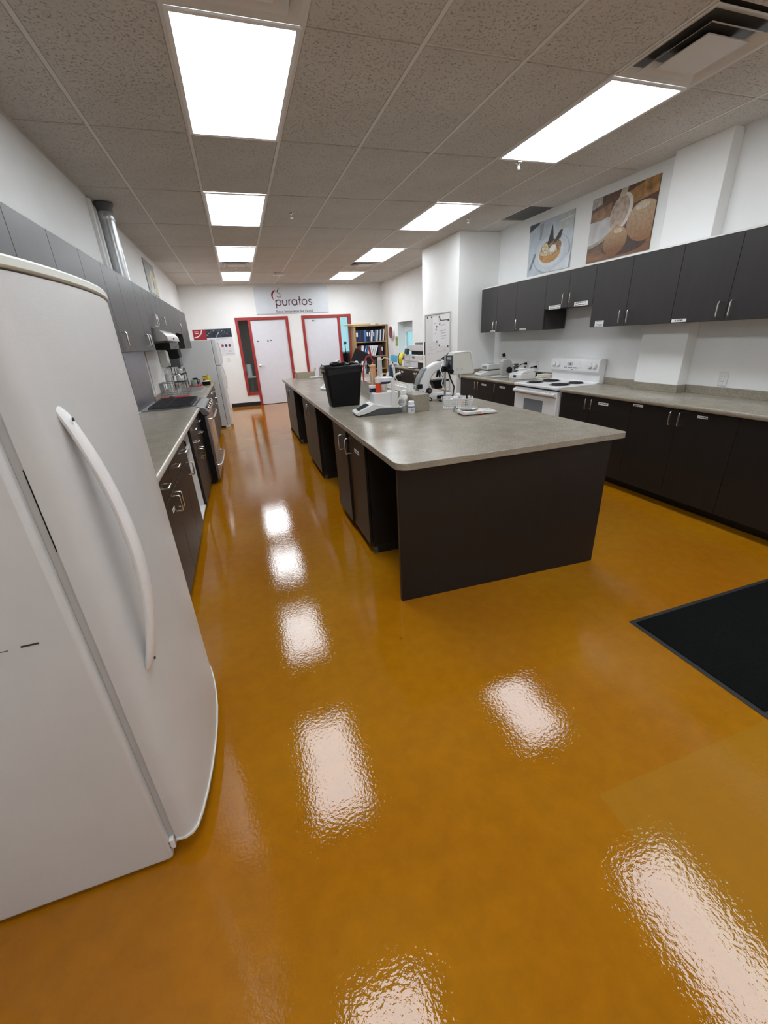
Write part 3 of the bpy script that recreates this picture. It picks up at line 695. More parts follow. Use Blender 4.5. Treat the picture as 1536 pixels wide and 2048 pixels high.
# splash panel, dispensers and wall items on the left
bx(XL, XL+.004, 2.45, 3.47, .924, 1.52).build('steel_panel', mat('dull_steel', (.33, .34, .37), .38, metal=1, var=.08, vscale=30, stretch=(1, 1, .1)), smooth=False)
tag(bpy.data.objects['steel_panel'], 'brushed steel splash panel on the wall behind the gas range', 'splash panel')
tag(bx(XL, XL+.012, 3.56, 4.35, .98, 1.515).build('white_board', M_melw, bevel=.002), 'plain white splash board on the wall between range and sink', 'splash board')
t = thing('soap_dispenser', 'pale grey rounded wall dispenser left of the black one', 'dispenser', (.2, 4.62, 1.28))
MB().prism([(XL, 1.30), (XL, 1.52), (XL+.09, 1.52), (XL+.11, 1.49), (XL+.11, 1.34), (XL+.085, 1.29), (XL+.04, 1.275)], 'y', 4.52, 4.72).build('housing', M_beigep, t, bevel=.01)
bx(XL+.10, XL+.118, 4.57, 4.67, 1.30, 1.36).build('push_bar', M_lgrey, t, bevel=.004)
t = thing('towel_dispenser', 'black paper towel dispenser under the short wall cabinet', 'dispenser', (.3, 5.0, 1.26))
bx(XL, .40, 4.86, 5.16, 1.265, 1.395).build('lower_housing', M_dgrey, t, bevel=.015)
bx(XL, .41, 4.85, 5.17, 1.398, 1.525).build('smoked_cover', M_black, t, bevel=.012)
bx(XL+.05, .36, 5.171, 5.175, 1.28, 1.5).build('side_plate', M_clear, t)
t = thing('cup_tube', 'tall clear tube of stacked cups on the sink wall', 'cup holder', (.21, 4.42, .92))
MB().lathe([(.035, 0), (.035, .26)], (.235, 4.42, .93), 14).build('sleeve', M_lgrey, t); MB().lathe([(.03, 0), (.036, .05), (.03, .055)], (.235, 4.42, 1.192), 14).build('top_cup', M_whitep, t)
t = thing('wall_picture', 'narrow framed food picture high on the left wall past the duct', 'picture', (XL, 5.58, 2.35))
bx(XL, XL+.012, 5.15, 6.0, 2.345, 2.80).build('board', mat('picture_grey', (.30, .33, .33), .4), t, bevel=.002)
O = Vector((XL+.0125, 5.15, 2.345))
MB().flat(clip(ell(.55, .12, .30, .24), .02, .83, .01, .44), O, Y, Z, X, .001).build('pastry_print', mat('print_cream', (.62, .55, .33), .5, var=.5, vscale=30), t)
MB().flat(clip(ell(.35, .05, .28, .10, rot=30), .02, .83, .01, .44), O+X*.001, Y, Z, X, .001).build('plate_print', mat('print_pale', (.60, .63, .60), .5), t)
MB().flat(clip(ell(.52, .16, .10, .03, rot=60), .02, .83, .01, .44), O+X*.002, Y, Z, X, .001).build('filling_print', mat('print_brown', (.22, .13, .05), .5), t)

# sink-side clutter
def wire(name, label, cat, loc, segs, r, m, parts=()):
    t = thing(name, label, cat, loc); mb = MB()
    for p in segs: mb.tube(p, r, 6)
    mb.build('wire_frame', m, t, local=True); return t
sg = []
Wd, D, Hh = .34, .30, .17
for z in (.02, Hh): sg.append([(0, 0, z), (Wd, 0, z), (Wd, D, z), (0, D, z), (0, 0, z)])
for x in (0, Wd):
    for y in (0, D): sg.append([(x, y, 0), (x, y, Hh)])
for k in range(1, 7): sg.append([(Wd*k/7, 0, .02), (Wd*k/7, D, .02)])
for k in range(1, 5): sg.append([(Wd*k/5, 0, .02), (Wd*k/5, 0, Hh)]); sg.append([(0, D*k/5, .02), (0, D*k/5, Hh)])
t = wire('dish_rack', 'grey wire dish rack on a red tray behind the gas range', 'dish rack', (.20, 3.84, .930), sg, .005, M_grey)
MB().prism(rrect(.0, .36, -.16, .02, .02), 'z', -.016, -.004).build('drip_tray', M_redp, t, local=True)
t = thing('pan_handle', 'small black brush lying beside the grey dish rack', 'brush', (.28, 3.57, .914))
MB().tube([(-.07, .06, .012), (.0, .02, .014), (.06, 0, .02)], .008, 8).build('handle', M_black, t, local=True); MB().ball((.08, 0, .026), .028, 12, (1.2, .9, .9)).build('head', M_dgrey, t, local=True)
sg = []
for z in (.10, .22): sg.append([(0, 0, z), (.17, 0, z), (.17, .36, z), (0, .36, z), (0, 0, z)])
for x in (0, .17):
    for y in (0, .36): sg.append([(x, y, 0), (x, y, .24 if x else .34)])
sg += [[(0, .0, .34), (0, .18, .35), (0, .36, .34)], [(.17, .05, .22), (.17, .10, .30), (.17, .18, .32), (.17, .26, .30), (.17, .31, .22)]]
for k in range(1, 6): sg += [[(0, .06*k, .10), (.17, .06*k, .10)], [(0, .06*k, .22), (.17, .06*k, .22)]]
t = wire('drying_rack', 'black two-tier wire drying rack with jars near the far refrigerator', 'drying rack', (.205, 5.20, .914), sg, .006, M_black)
for nm, lb, x, y, z, r, h, m in (('jar', 'small white jar on the upper tier of the black drying rack', -.0+.29, 5.42, 1.141, .045, .07, M_whitep), ('bowl', 'white tub leaning on the lower tier of the black rack', .29, 5.33, 1.021, .055, .08, M_whitep)):
    t = thing(nm, lb, nm, (x, y, z)); MB().lathe([(r*.8, 0), (r, h*.2), (r, h*.85), (r*.8, h)], n=16).build('body', m, t, local=True); MB().lathe([(r*.84, h), (r*.84, h+.012)], n=16).build('lid', M_lgrey, t, local=True)
t = thing('tray', 'red plastic tray holding mugs beside the sink', 'tray', (.495, 5.50, .914))
MB().prism(rrect(-.085, .09, -.22, .22, .02), 'z', 0, .008).build('base', M_redp, t, local=True); 
mb = MB(); mb.box(-.085, -.079, -.21, .21, .008, .022).box(.084, .09, -.21, .21, .008, .022); mb.build('rim', M_redp, t, local=True)
def mug(lb, x, y, z, r, h, m):
    t = thing('mug', lb, 'mug', (x, y, z)); MB().lathe([(r*.9, 0), (r, h*.1), (r, h), (r*.88, h), (r*.85, .01), (.002, .01)], n=18).build('cup', m, t, local=True)
    MB().tube([(r*.95, 0, h*.8), (r*1.5, 0, h*.75), (r*1.6, 0, h*.5), (r*1.4, 0, h*.25), (r*.95, 0, h*.2)], .006, 8).build('handle', m, t, local=True)
mug('sage green mug on the red tray by the sink', .485, 5.37, .923, .05, .10, M_green)
mug('black mug on the red tray by the sink', .50, 5.52, .923, .042, .12, M_black)
mug('pink mug at the wall end of the red tray', .475, 5.65, .923, .04, .09, mat('pink_ceramic', (.6, .35, .33), .4))
t = thing('pot', 'low black pot beside the yellow bottle', 'pot', (.672, 5.50, .914))
MB().lathe([(.06, 0), (.068, .01), (.071, .06), (.073, .062)], n=20).build('body', M_black, t, local=True); MB().lathe([(.073, .063), (.05, .075), (.012, .08), (.012, .095), (.002, .096)], n=20).build('lid', M_lgrey, t, local=True)
t = thing('soap_bottle', 'yellow dish soap bottle at the end of the sink worktop', 'bottle', (.70, 5.72, .914))
MB().loft([[(x*s, y*s*.6, z) for x, y in ell(0, 0, .032, .032, 16)] for s, z in ((.95, 0), (1, .02), (1, .10), (.8, .125), (.4, .14))]).build('bottle', M_yellow, t, local=True); MB().lathe([(.013, .14), (.013, .165), (.006, .17)], n=12).build('cap', M_yellow, t, local=True)
t = thing('scrub_box', 'amber box behind the yellow soap bottle', 'box', (.64, 5.84, .914))
bx(-.04, .04, -.03, .03, 0, .13).build('carton', M_amber, t, local=True, bevel=.003); bx(-.041, .041, -.031, .031, .085, .115).build('band', M_yellow, t, local=True)

# far refrigerator
t = thing('refrigerator', 'tall white top-freezer refrigerator at the end of the left run', 'refrigerator', (.55, 6.72, 0))
bx(.21, .835, 6.33, 7.08, .03, 1.655).build('cabinet_body', M_fridge, t, bevel=.01)
bx(.24, .80, 6.36, 7.05, 0, .03).build('plinth', M_black, t)
for nm, za, zb, hz0, hz1 in (('freezer_door', 1.195, 1.66, 1.21, 1.62), ('fridge_door', .06, 1.185, .72, 1.17)):
    d = MB().prism([(.842, 6.335), (.915, 6.335), (.935, 6.36), (.94, 6.70), (.935, 7.05), (.915, 7.075), (.842, 7.075)], 'z', za, zb).build(nm, M_fridge, t, bevel=.006)
    MB().tube([(.925, 6.42, hz1), (.965, 6.42, hz1-.03), (.985, 6.42, (hz0+hz1)/2), (.965, 6.42, hz0+.03), (.925, 6.42, hz0)], .016, 10).build('handle', M_white, d)
bx(.836, .8415, 6.34, 7.07, .06, 1.655).build('gasket', M_dgrey, t)
bx(.80, .90, 6.34, 6.42, 0, .05).build('foot', M_white, t, bevel=.004)

# ------------------------------------------------------------------ electric range on the right
t = thing('electric_range', 'white electric coil range with raised control backguard, right run', 'stove', (4.95, 1.69, 0))
y0, y1 = 1.285, 2.092
bx(4.665, XR-.015, y0+.004, y1-.004, .03, .885).build('body', M_white, t, smooth=False)
bx(4.70, XR-.03, y0+.03, y1-.03, 0, .03).build('plinth', M_black, t)
bx(4.615, XR-.015, y0, y1, .888, .918).build('cooktop', M_white, t, bevel=.008, seg=3)
for x, y, r in ((4.79, 1.90, .082), (4.82, 1.49, .10), (5.02, 1.89, .10), (5.06, 1.50, .082)):
    MB().lathe([(r+.018, .918), (r+.018, .922), (r+.008, .920), (.01, .919)], (x, y, 0), 28).build('drip_bowl', M_dgrey, t)
    mb = MB(); pts = []
    for k in range(120):
        a = k*.28; rr = .015+(r-.018)*k/119; pts.append((x+rr*math.cos(a), y+rr*math.sin(a), .926))
    mb.tube(pts, .0065, 6).build('coil', M_black, t)
MB().prism([(5.145, .918), (5.20, .93), (5.195, 1.02), (5.165, 1.045), (5.175, 1.165), (5.20, 1.185), (XR-.01, 1.185), (XR-.01, .918)], 'y', y0, y1).build('backguard', M_white, t, bevel=.004)
UR, NR = -Y, Vector((-1, 0, .09)).normalized()
VR = Vector((.083, 0, 1)).normalized()
def bgp(y, z): return Vector((5.1655+(z-1.045)*.083-.001, y, z))
MB().flat(rrect(-.15, .15, -.045, .045, .02), bgp(1.72, 1.108), UR, VR, NR, .002).build('control_plate', M_whitep, t)
MB().flat(rrect(-.075, .02, -.008, .030, .004), bgp(1.72, 1.108)+NR*.002, UR, VR, NR, .001).build('clock_display', M_lgrey, t)
MB().flat(rrect(-.03, -.018, -.004, .022, .002), bgp(1.72, 1.108)+NR*.003, UR, VR, NR, .001).build('display_digit', M_ink, t)
for u in (-.11, -.085, -.04, -.015, .01, .05, .075, .10): MB().flat(rrect(u-.009, u+.009, -.036, -.024, .003), bgp(1.72, 1.108)+NR*.002, UR, VR, NR, .002).build('button', M_grey, t)
MB().flat(rrect(-.02, .02, -.004, .004, .002), bgp(1.70, 1.057), UR, VR, NR, .001).build('badge', M_grey, t)
for yy in (2.035, 1.955, 1.42, 1.345):
    k = MB().lathe([(.027, 0), (.027, -.008), (.020, -.012), (.018, -.026), (.004, -.028)], (0, 0, 0), 18, 'x'); k.box(-.032, -.024, -.004, .004, -.018, .018)
    k.xf(Matrix.Translation(bgp(yy, 1.105)) @ Matrix.Rotation(math.radians(5), 4, 'Y')); kn = k.build('knob', M_white, t)
    r_ = MB().lathe([(.030, 0), (.030, -.003)], (0, 0, 0), 18, 'x'); r_.xf(Matrix.Translation(bgp(yy, 1.105)) @ Matrix.Rotation(math.radians(5), 4, 'Y')); r_.build('dial_ring', M_grey, kn)
MB().box(4.655, 4.668, y0+.006, y1-.006, .872, .886).build('shadow_gap', M_black, t)
dr = bx(4.632, 4.662, y0+.01, y1-.01, .235, .868).build('oven_door', M_white, t, bevel=.006)
bx(4.6305, 4.6325, 1.52, 1.88, .40, .745).build('oven_window', M_glassw, dr, smooth=False)
MB().prism([(4.632, .80), (4.605, .808), (4.592, .822), (4.592, .842), (4.61, .850), (4.632, .852)], 'y', y0+.012, y1-.012).build('handle', M_white, dr, bevel=.004)
for k in range(11): bx(4.598, 4.606, 1.36+k*.062, 1.40+k*.062, .8525, .8545).build('vent_slot', M_grey, dr, smooth=False)
bx(4.636, 4.662, y0+.01, y1-.01, .05, .225).build('storage_drawer', M_white, t, bevel=.006)

# instruments on the worktop left of the range
t = thing('moisture_balance', 'white moisture analyser balance in the corner by the wall pier', 'lab instrument', (4.95, 3.26, .914), 0)
MB().prism([(-.17, 0), (-.19, .012), (-.185, .035), (-.08, .062), (.15, .075), (.16, 0)], 'y', -.10, .10).build('base', M_whitep, t, local=True, bevel=.008)
MB().prism([(-.07, .085), (-.06, .165), (.13, .165), (.15, .085)], 'y', -.105, .105).build('heating_hood', M_whitep, t, local=True, bevel=.01)
bx(-.05, .13, -.09, .09, .068, .086).build('sample_chamber', M_dgrey, t, local=True)
bx(-.01, .09, -.05, .05, .165, .168).build('vent_grille', M_grey, t, local=True)
MB().flat([(-.06, -.03), (.06, -.03), (.06, .03), (-.06, .03)], (-.135, 0, .049), Y, Vector((.97, 0, .245)), Vector((-.245, 0, .97)), .002).build('display', M_lgrey, t, local=True)
for k in range(3): bx(-.072, -.066, -.07, .07, .10+.015*k, .106+.015*k).build('vent_slot', M_grey, t, local=True)
t = thing('refractometer', 'grey upright bench refractometer with black eyepiece and knob', 'lab instrument', (4.93, 2.74, .914), -.25)
MB().prism([(-.21, 0), (-.21, .028), (.13, .034), (.13, 0)], 'y', -.075, .075).build('foot', M_lgrey, t, local=True, bevel=.008)
MB().prism([(-.085, .03), (-.085, .215), (-.06, .250), (.0, .255), (.05, .22), (.10, .10), (.11, .03)], 'y', -.055, .055).build('housing', mat('instrument_grey', (.40, .40, .38), .4), t, local=True, bevel=.012)
MB().cyl((-.02, 0, .245), (-.045, 0, .29), .018, .020).build('eyepiece_tube', M_lgrey, t, local=True); MB().cyl((-.043, 0, .288), (-.062, 0, .325), .024, .020).build('eyecup', M_black, t, local=True)
MB().lathe([(.042, 0), (.042, -.006), (.034, -.01), (.034, -.03), (.02, -.034)], (.02, -.055, .105), 20, 'y').build('focus_knob', M_black, t, local=True)
MB().cyl((.10, 0, .12), (.16, 0, .15), .022).box(.11, .17, -.03, .03, .16, .18).build('prism_head', M_dgrey, t, local=True)
for sx, sy in ((-.19, -.06), (-.19, .06), (.1, -.06), (.1, .06)): MB().lathe([(.012, -.0), (.012, .004)], (sx, sy, -.001), 10).build('rubber_foot', M_black, t, local=True)
t = thing('turbidity_meter', 'small white bench meter with blue display next to the electric range', 'lab instrument', (4.97, 2.40, .914), .0)
MB().prism([(-.13, 0), (-.135, .01), (-.13, .075), (.10, .085), (.105, 0)], 'y', -.135, .135).build('base', M_whitep, t, local=True, bevel=.008)
MB().prism([(-.11, .078), (-.03, .125), (.08, .13), (.10, .082)], 'y', -.12, .12).build('sloped_top', M_whitep, t, local=True, bevel=.01)
bx(-.1365, -.133, -.03, .03, .025, .06).build('blue_display', M_blue, t, local=True)
MB().flat([(-.03, -.022), (.05, -.022), (.05, .022), (-.03, .022)], (-.071, .06, .104), Y, Vector((.86, 0, .505)), Vector((-.505, 0, .86)), .003).build('keypad', M_ink, t, local=True)
MB().prism(rrect(-.06, .06, -.08, .02, .02), 'z', .125, .14).build('sample_lid', M_whitep, t, local=True, bevel=.004)
bx(-.004, .004, -.05, -.01, .14, .165).build('lid_grip', M_dgrey, t, local=True)
def outlet(lb, y, z, s=-1, x=XR, sc=1.0):
    t = thing('wall_outlet', lb, 'outlet', (x, y, z)); bx(x, x+s*.006, y-.038, y+.038, z-.058, z+.058).build('cover_plate', M_whitep, t, bevel=.002)
    for dz in (.022, -.022):
        r = MB().prism(rrect(y-.017, y+.017, z+dz-.015, z+dz+.015, .007), 'x', x+s*.006, x+s*.008).build('receptacle', M_label, t)
        bx(x+s*.008, x+s*.0085, y-.009, y-.006, z+dz-.004, z+dz+.007).build('slot', M_ink, r); bx(x+s*.008, x+s*.0085, y+.006, y+.009, z+dz-.004, z+dz+.007).build('slot', M_ink, r)
    return t
outlet('white duplex wall outlet above the long right worktop', -.005, 1.055)
outlet('white wall outlet with a black plug, nearer the electric range', 2.515, 1.07)
outlet('white wall outlet with a black plug, behind the bench meter', 2.75, 1.06)
for lb, y, z, e in (('black power plug and cord in the outlet nearer the electric range', 2.515, 1.048, (5.18, 2.62, .93)), ('black power plug and cord in the outlet behind the bench meter', 2.75, 1.08, (5.02, 2.62, .96))):
    t = thing('power_plug', lb, 'plug', (XR-.03, y, z)); MB().cyl((XR-.0095, y, z), (XR-.05, y, z), .017, .011).build('plug', M_black, t)
    MB().tube([(XR-.045, y, z), (XR-.09, y+.01, z-.005), (XR-.14, y+.03, z-.05), e], .006, 8).build('cord', M_black, t)
t = thing('power_adapter', 'coiled black power adapter behind the bench meter', 'cable', (5.17, 2.36, .914))
mb = MB()
for k in range(4): mb.tube([(.05*math.cos(a)*(1+.1*k), .06*math.sin(a), .012+.016*k) for a in [2*PI*i/16 for i in range(16)]], .007, 6, closed=True)
mb.build('cord_coil', M_black, t, local=True); bx(-.03, .03, -.035, .035, 0, .07).build('adapter', M_black, t, local=True, bevel=.006)
t = thing('folded_cloth', 'folded cream cloth behind the corner of the electric range', 'cloth', (5.15, 2.18, .914))
for k in range(3): MB().prism(rrect(-.085+.006*k, .09-.004*k, -.065, .10-.012*k, .02), 'z', .022*k, .022*k+.019).build('fold', M_cloth, t, local=True, bevel=.006)

# ------------------------------------------------------------------ posters over the right cabinets
def poster(label, ya, yb, z0, z1, base, shapes):
    t = thing('food_poster', label, 'poster', (XR, (ya+yb)/2, z0))
    bx(XR-.008, XR, yb, ya, z0, z1).build('board', base, t, smooth=False)
    O = Vector((XR-.0082, ya, z0)); w, h = ya-yb, z1-z0
    for k, (nm, poly, m) in enumerate(shapes):
        poly = clip([(x*w, y*h) for x, y in poly], 0, w, 0, h)
        A = sum(poly[i][0]*poly[(i+1) % len(poly)][1]-poly[(i+1) % len(poly)][0]*poly[i][1] for i in range(len(poly)))
        if A < 0: poly = poly[::-1]
        MB().flat(poly, O-X*.0003*k, -Y, Z, -X, .0003).build(nm, m, t, smooth=False)
pm = lambda n, c, var=.3, sc=20, st=None: mat('print_'+n, c, .45, var=var, vscale=sc, stretch=st)
sh = [('plate_shadow_print', ell(.56, .33, .42, .36), pm('steelblue', (.36, .40, .43), .1)), ('plate_print', ell(.55, .35, .40, .34), pm('plate', (.56, .61, .66), .06)), ('plate_well_print', ell(.55, .36, .30, .26), pm('plate2', (.66, .70, .73), .05)),
      ('tart_side_print', ell(.53, .36, .245, .185), pm('tart', (.50, .27, .09), .25)), ('tart_top_print', ell(.55, .46, .235, .145), pm('tarttop', (.30, .17, .08), .8, 60)),
      ('crumble_print', ell(.50, .385, .20, .06), pm('crumble', (.60, .48, .34), .5, 60)),
      ('chocolate_print', [(.45, .50), (.55, .88), (.60, .58)], pm('choc', (.025, .015, .013), .1)), ('chocolate_print', [(.58, .50), (.82, .86), (.75, .58)], pm('choc', (.025, .015, .013))),
      ('cream_print', ell(.42, .47, .07, .10, rot=15), pm('cream', (.75, .70, .60), .05)), ('cream_print', ell(.60, .43, .075, .065, rot=20), pm('cream2', (.80, .78, .74), .05)),
      ('glass_print', [(.70, .72), (1, .74), (1, 1), (.72, .97)], pm('glass', (.46, .50, .46), .12)), ('glass_rim_print', [(.72, .86), (1, .90), (1, .92), (.72, .885)], pm('glassrim', (.66, .69, .68), .1)),
      ('fork_print', [(.26, .66), (.30, .66), (.34, .95), (.26, .95)], pm('fork', (.30, .33, .36), .1)), ('dark_corner_print', [(0, .86), (.23, .96), (.25, 1), (0, 1)], pm('dk', (.08, .09, .10), .1)),
      ('knife_print', [(.04, .12), (.09, .12), (.20, .42), (.16, .42)], pm('knife', (.20, .22, .25), .2)), ('napkin_print', [(.60, 0), (.98, 0), (1, .30), (.86, .16)], pm('napkin', (.66, .71, .75), .12, 9))]
poster('blue-white poster of a nut tart with chocolate shards on a plate', 2.905, 2.085, 2.21, 2.80, pm('tablecloth', (.50, .55, .60), .18, 5), sh)
def pgrad(name, c0, c1, z0, z1, var, sc):
    m = mat('print_'+name, c0, .45, var=var, vscale=sc); nt = m.node_tree; b = nt.nodes['Principled BSDF']
    tc = nt.nodes.new('ShaderNodeTexCoord'); sp = nt.nodes.new('ShaderNodeSeparateXYZ'); nt.links.new(tc.outputs['Object'], sp.inputs[0])
    mr = nt.nodes.new('ShaderNodeMapRange'); mr.inputs[1].default_value = z0; mr.inputs[2].default_value = z1; nt.links.new(sp.outputs[2], mr.inputs[0])
    rp = nt.nodes.new('ShaderNodeValToRGB'); rp.color_ramp.elements[0].color = (*[q/max(c0) for q in c0], 1); rp.color_ramp.elements[1].color = (*[q/max(c0) for q in c1], 1)
    rp.color_ramp.elements[0].color = (1, 1, 1, 1); rp.color_ramp.elements[1].color = (c1[0]/c0[0], c1[1]/c0[1], c1[2]/c0[2], 1)
    nt.links.new(mr.outputs[0], rp.inputs[0]); old = b.inputs['Base Color'].links[0].from_socket
    mx = nt.nodes.new('ShaderNodeMix'); mx.data_type = 'RGBA'; mx.blend_type = 'MULTIPLY'; mx.inputs[0].default_value = 1
    nt.links.new(old, mx.inputs[6]); nt.links.new(rp.outputs[0], mx.inputs[7]); nt.links.new(mx.outputs[2], b.inputs['Base Color']); return m
crust = pgrad('crust', (.22, .085, .025), (.56, .38, .20), .08, .32, .22, 60); crust2 = pgrad('crust2', (.26, .12, .045), (.54, .40, .25), .12, .46, .2, 50)
crust_old = pm('crust_old', (.40, .20, .07), .65, 26)
sh = [('board_print', [(0, 0), (1, 0), (1, .20), (0, .16)], pm('woodwarm', (.22, .10, .045), .4, 16, (1, .2, 1))), ('loaf_print', [(.42, .78), (.60, .92), (1, 1.05), (1, .72), (.62, .66)], pm('loaf', (.34, .17, .05), .5, 14)),
      ('loaf_shade_print', [(.5, .70), (1, .78), (1, .58), (.55, .56)], pm('loafdk', (.09, .04, .025), .4)), ('loaf_left_print', [(0, .60), (.34, .66), (.34, .86), (0, .78)], pm('loaf2', (.26, .13, .055), .5, 14)),
      ('flour_print', [(0, .38), (.30, .44), (.42, .58), (.30, .66), (0, .60)], pm('flour', (.46, .40, .37), .3, 8)), ('cloth_print', [(0, .84), (.17, .88), (.17, 1), (0, .99)], pm('linen', (.42, .38, .34), .4, 40)),
      ('dish_rim_print', ell(-.05, .42, .48, .20, rot=8), pm('dishrim', (.36, .31, .23), .2)), ('dish_print', ell(-.05, .45, .47, .18, rot=8), pm('dish', (.52, .50, .49), .2, 8)),
      ('sieve_rim_print', ell(.50, .66, .165, .27, rot=-12), pm('sieverim', (.70, .64, .58), .1)), ('sieve_mesh_print', ell(.475, .66, .135, .245, rot=-12), pm('sieve', (.45, .34, .26), .35, 18)), ('sieve_handle_print', [(.44, .88), (.54, .88), (.57, 1), (.47, 1)], pm('sieveh', (.55, .46, .36), .15)),
      ('loaf_shadow_print', ell(.60, .16, .34, .13), pm('breadshade', (.06, .03, .02), .2)), ('big_roll_print', ell(.86, .44, .24, .29, rot=15), crust2), ('big_roll_flour_print', ell(.82, .66, .10, .05, rot=10), pm('crustflour', (.60, .50, .38), .2, 40)),
      ('small_roll_print', ell(.47, .25, .185, .215, rot=-10), crust), ('small_roll_flour_print', ell(.50, .40, .07, .035, rot=-8), pm('crustlight', (.60, .50, .36), .2, 40))]
poster('brown poster of crusty bread rolls and a flour sieve', 1.815, .995, 2.20, 2.805, pm('darkwood', (.12, .06, .035), .4, 12), sh)

# ------------------------------------------------------------------ whiteboard on the pier
t = thing('whiteboard', 'tall white magnetic board with papers on the white wall pier', 'whiteboard', (4.595, 4.35, .66))
ya, yb, z0, z1 = 4.84, 3.875, .66, 1.85
bx(4.59, 4.5995, yb, ya, z0, z1).build('board', mat('whiteboard_face', (.72, .72, .71), .2), t, smooth=False)
mb = MB(); mb.box(4.582, 4.5995, yb-.02, yb+.002, z0-.02, z1+.02).box(4.582, 4.5995, ya-.002, ya+.02, z0-.02, z1+.02).box(4.582, 4.5995, yb, ya, z1-.002, z1+.02).box(4.582, 4.5995, yb, ya, z0-.02, z0+.002)
mb.build('frame', M_lgrey, t, bevel=.002)
def wb(u, v): return 4.84-u*.965, 1.85-v*1.19
for a, b, c, d in ((.32, .56, .03, .36), (.56, .98, .08, .42), (.62, .99, .01, .09)):
    p = bx(4.5885, 4.59, wb(b, 0)[0], wb(a, 0)[0], wb(0, d)[1], wb(0, c)[1]).build('paper_sheet', M_paper, t, smooth=False)
mb = MB(); O = Vector((4.5884, 4.84, 1.85))
for u, v, l in ((.66, .15, .14), (.64, .22, .22), (.68, .25, .18), (.66, .29, .2), (.70, .32, .14), (.38, .12, .1), (.36, .26, .1)): mb.ribbon([(u*.965, -v*1.19), ((u+l)*.965, -(v-.01)*1.19)], .014, O, -Y, Z, -X, .0005)
tag(mb.build('paper_print', mat('faint_print', (.48, .48, .49), .6), t, smooth=False), kind='stuff')
mb = MB(); O = Vector((4.5896, 4.84, 1.85))
for u, v, l in ((.10, .41, .12), (.12, .45, .2), (.2, .48, .18), (.12, .54, .08), (.26, .53, .06), (.06, .08, .1), (.50, .50, .08), (.60, .495, .1), (.72, .485, .14), (.50, .60, .06), (.62, .60, .05), (.50, .68, .04), (.58, .68, .1)):
    pts = [((u+l*k/6)*.965, -(v-.03*k/6*l*3+random.uniform(-.006, .006))*1.19) for k in range(7)]; mb.ribbon(pts, .006, O, -Y, Z, -X, .0004)
tag(mb.build('handwriting', mat('marker_ink', (.34, .37, .38), .6), t, smooth=False), kind='stuff')
for u, v in ((.10, .03), (.28, .03), (.60, .04), (.64, .07), (.47, .20), (.50, .16), (.62, .13), (.50, .36), (.60, .41), (.94, .09), (.94, .42)):
    y_, z_ = wb(u, v); MB().lathe([(.014, 0), (.014, -.006), (.01, -.009)], (4.588, y_, z_), 12, 'x').build('magnet', M_ink, t)
bx(4.572, 4.583, 4.845, 4.868, 1.20, 1.42).build('marker_holder', M_black, t, bevel=.003)

# ------------------------------------------------------------------ back-right corner: counter, printer, bookcase, desk
def base_rb(label, y0, y1, hy, st):
    ds = [(y0, (y0+y1)/2, .1, .872, hy[0], .79), ((y0+y1)/2, y1, .1, .872, hy[1], .79)]
    t, out = cabinet('base_cabinet', label, 'cabinet', -1, XR, 4.67, y0, y1, .1, .874, ds, M_cab, toe=.07, group='base cabinets under the printer')
    sticker(out[0], 4.67, -1, st, st-.13, .80, .83)
base_rb('dark base cabinet under the printer, against the wall pier', 4.995, 5.94, (5.43, 5.51), 5.66)
base_rb('dark base cabinet under the printer, window end', 5.94, 6.90, (6.40, 6.50), 6.38)
worktop('worktop', 'taupe worktop carrying the printer behind the white wall pier', edge_prof(4.645, XR-.001, 1), 4.992, 7.0)
t = thing('printer', 'large light grey multifunction laser printer on the worktop under the window', 'printer', (4.98, 5.90, .914))
M_prn = mat('printer_grey', (.58, .57, .57), .45)
bx(4.76, 5.22, 5.42, 6.40, .916, 1.165).build('body', M_prn, t, bevel=.012)
bx(4.90, 5.22, 5.42, 6.30, 1.165, 1.24).build('output_bay', M_black, t, smooth=False)
MB().prism([(5.42, 1.24), (5.42, 1.36), (6.10, 1.36), (6.28, 1.33), (6.28, 1.24)], 'x', 4.80, 5.22).build('scanner_unit', M_prn, t, bevel=.01)
bx(4.85, 5.20, 5.46, 5.98, 1.36, 1.40).build('document_feeder', M_dgrey, t, bevel=.008)
MB().prism([(6.20, 1.17), (6.34, 1.19), (6.27, 1.29), (6.16, 1.28)], 'x', 4.735, 4.80).build('control_panel', M_dgrey, t, bevel=.004)
bx(4.755, 4.761, 5.46, 6.34, 1.04, 1.043).build('tray_seam', M_grey, t); bx(4.755, 4.761, 6.05, 6.053, .93, 1.15).build('panel_seam', M_grey, t)
bx(4.756, 4.761, 6.10, 6.30, .995, 1.005).build('tray_handle', M_grey, t); bx(4.7575, 4.761, 5.80, 5.92, 1.10, 1.14).build('badge', M_dgrey, t)
t = thing('paper_pile', 'white papers on a dark clipboard in front of the printer', 'paper', (4.70, 5.72, .914))
bx(-.07, .03, -.20, .20, 0, .01).build('clipboard', M_black, t, local=True); bx(-.068, .01, -.15, .18, .01, .016).build('sheets', M_paper, t, local=True)
t = thing('desk_caddy', 'black desk caddy with orange and white notes beside the printer', 'caddy', (4.72, 5.25, .914))
bx(-.06, .06, -.14, .14, 0, .13).build('box', M_black, t, local=True, bevel=.005); bx(-.065, .055, -.15, .10, .13, .155).build('notes', M_paper, t, local=True); bx(-.05, .04, -.11, .06, .155, .17).build('orange_notes', M_peach, t, local=True)

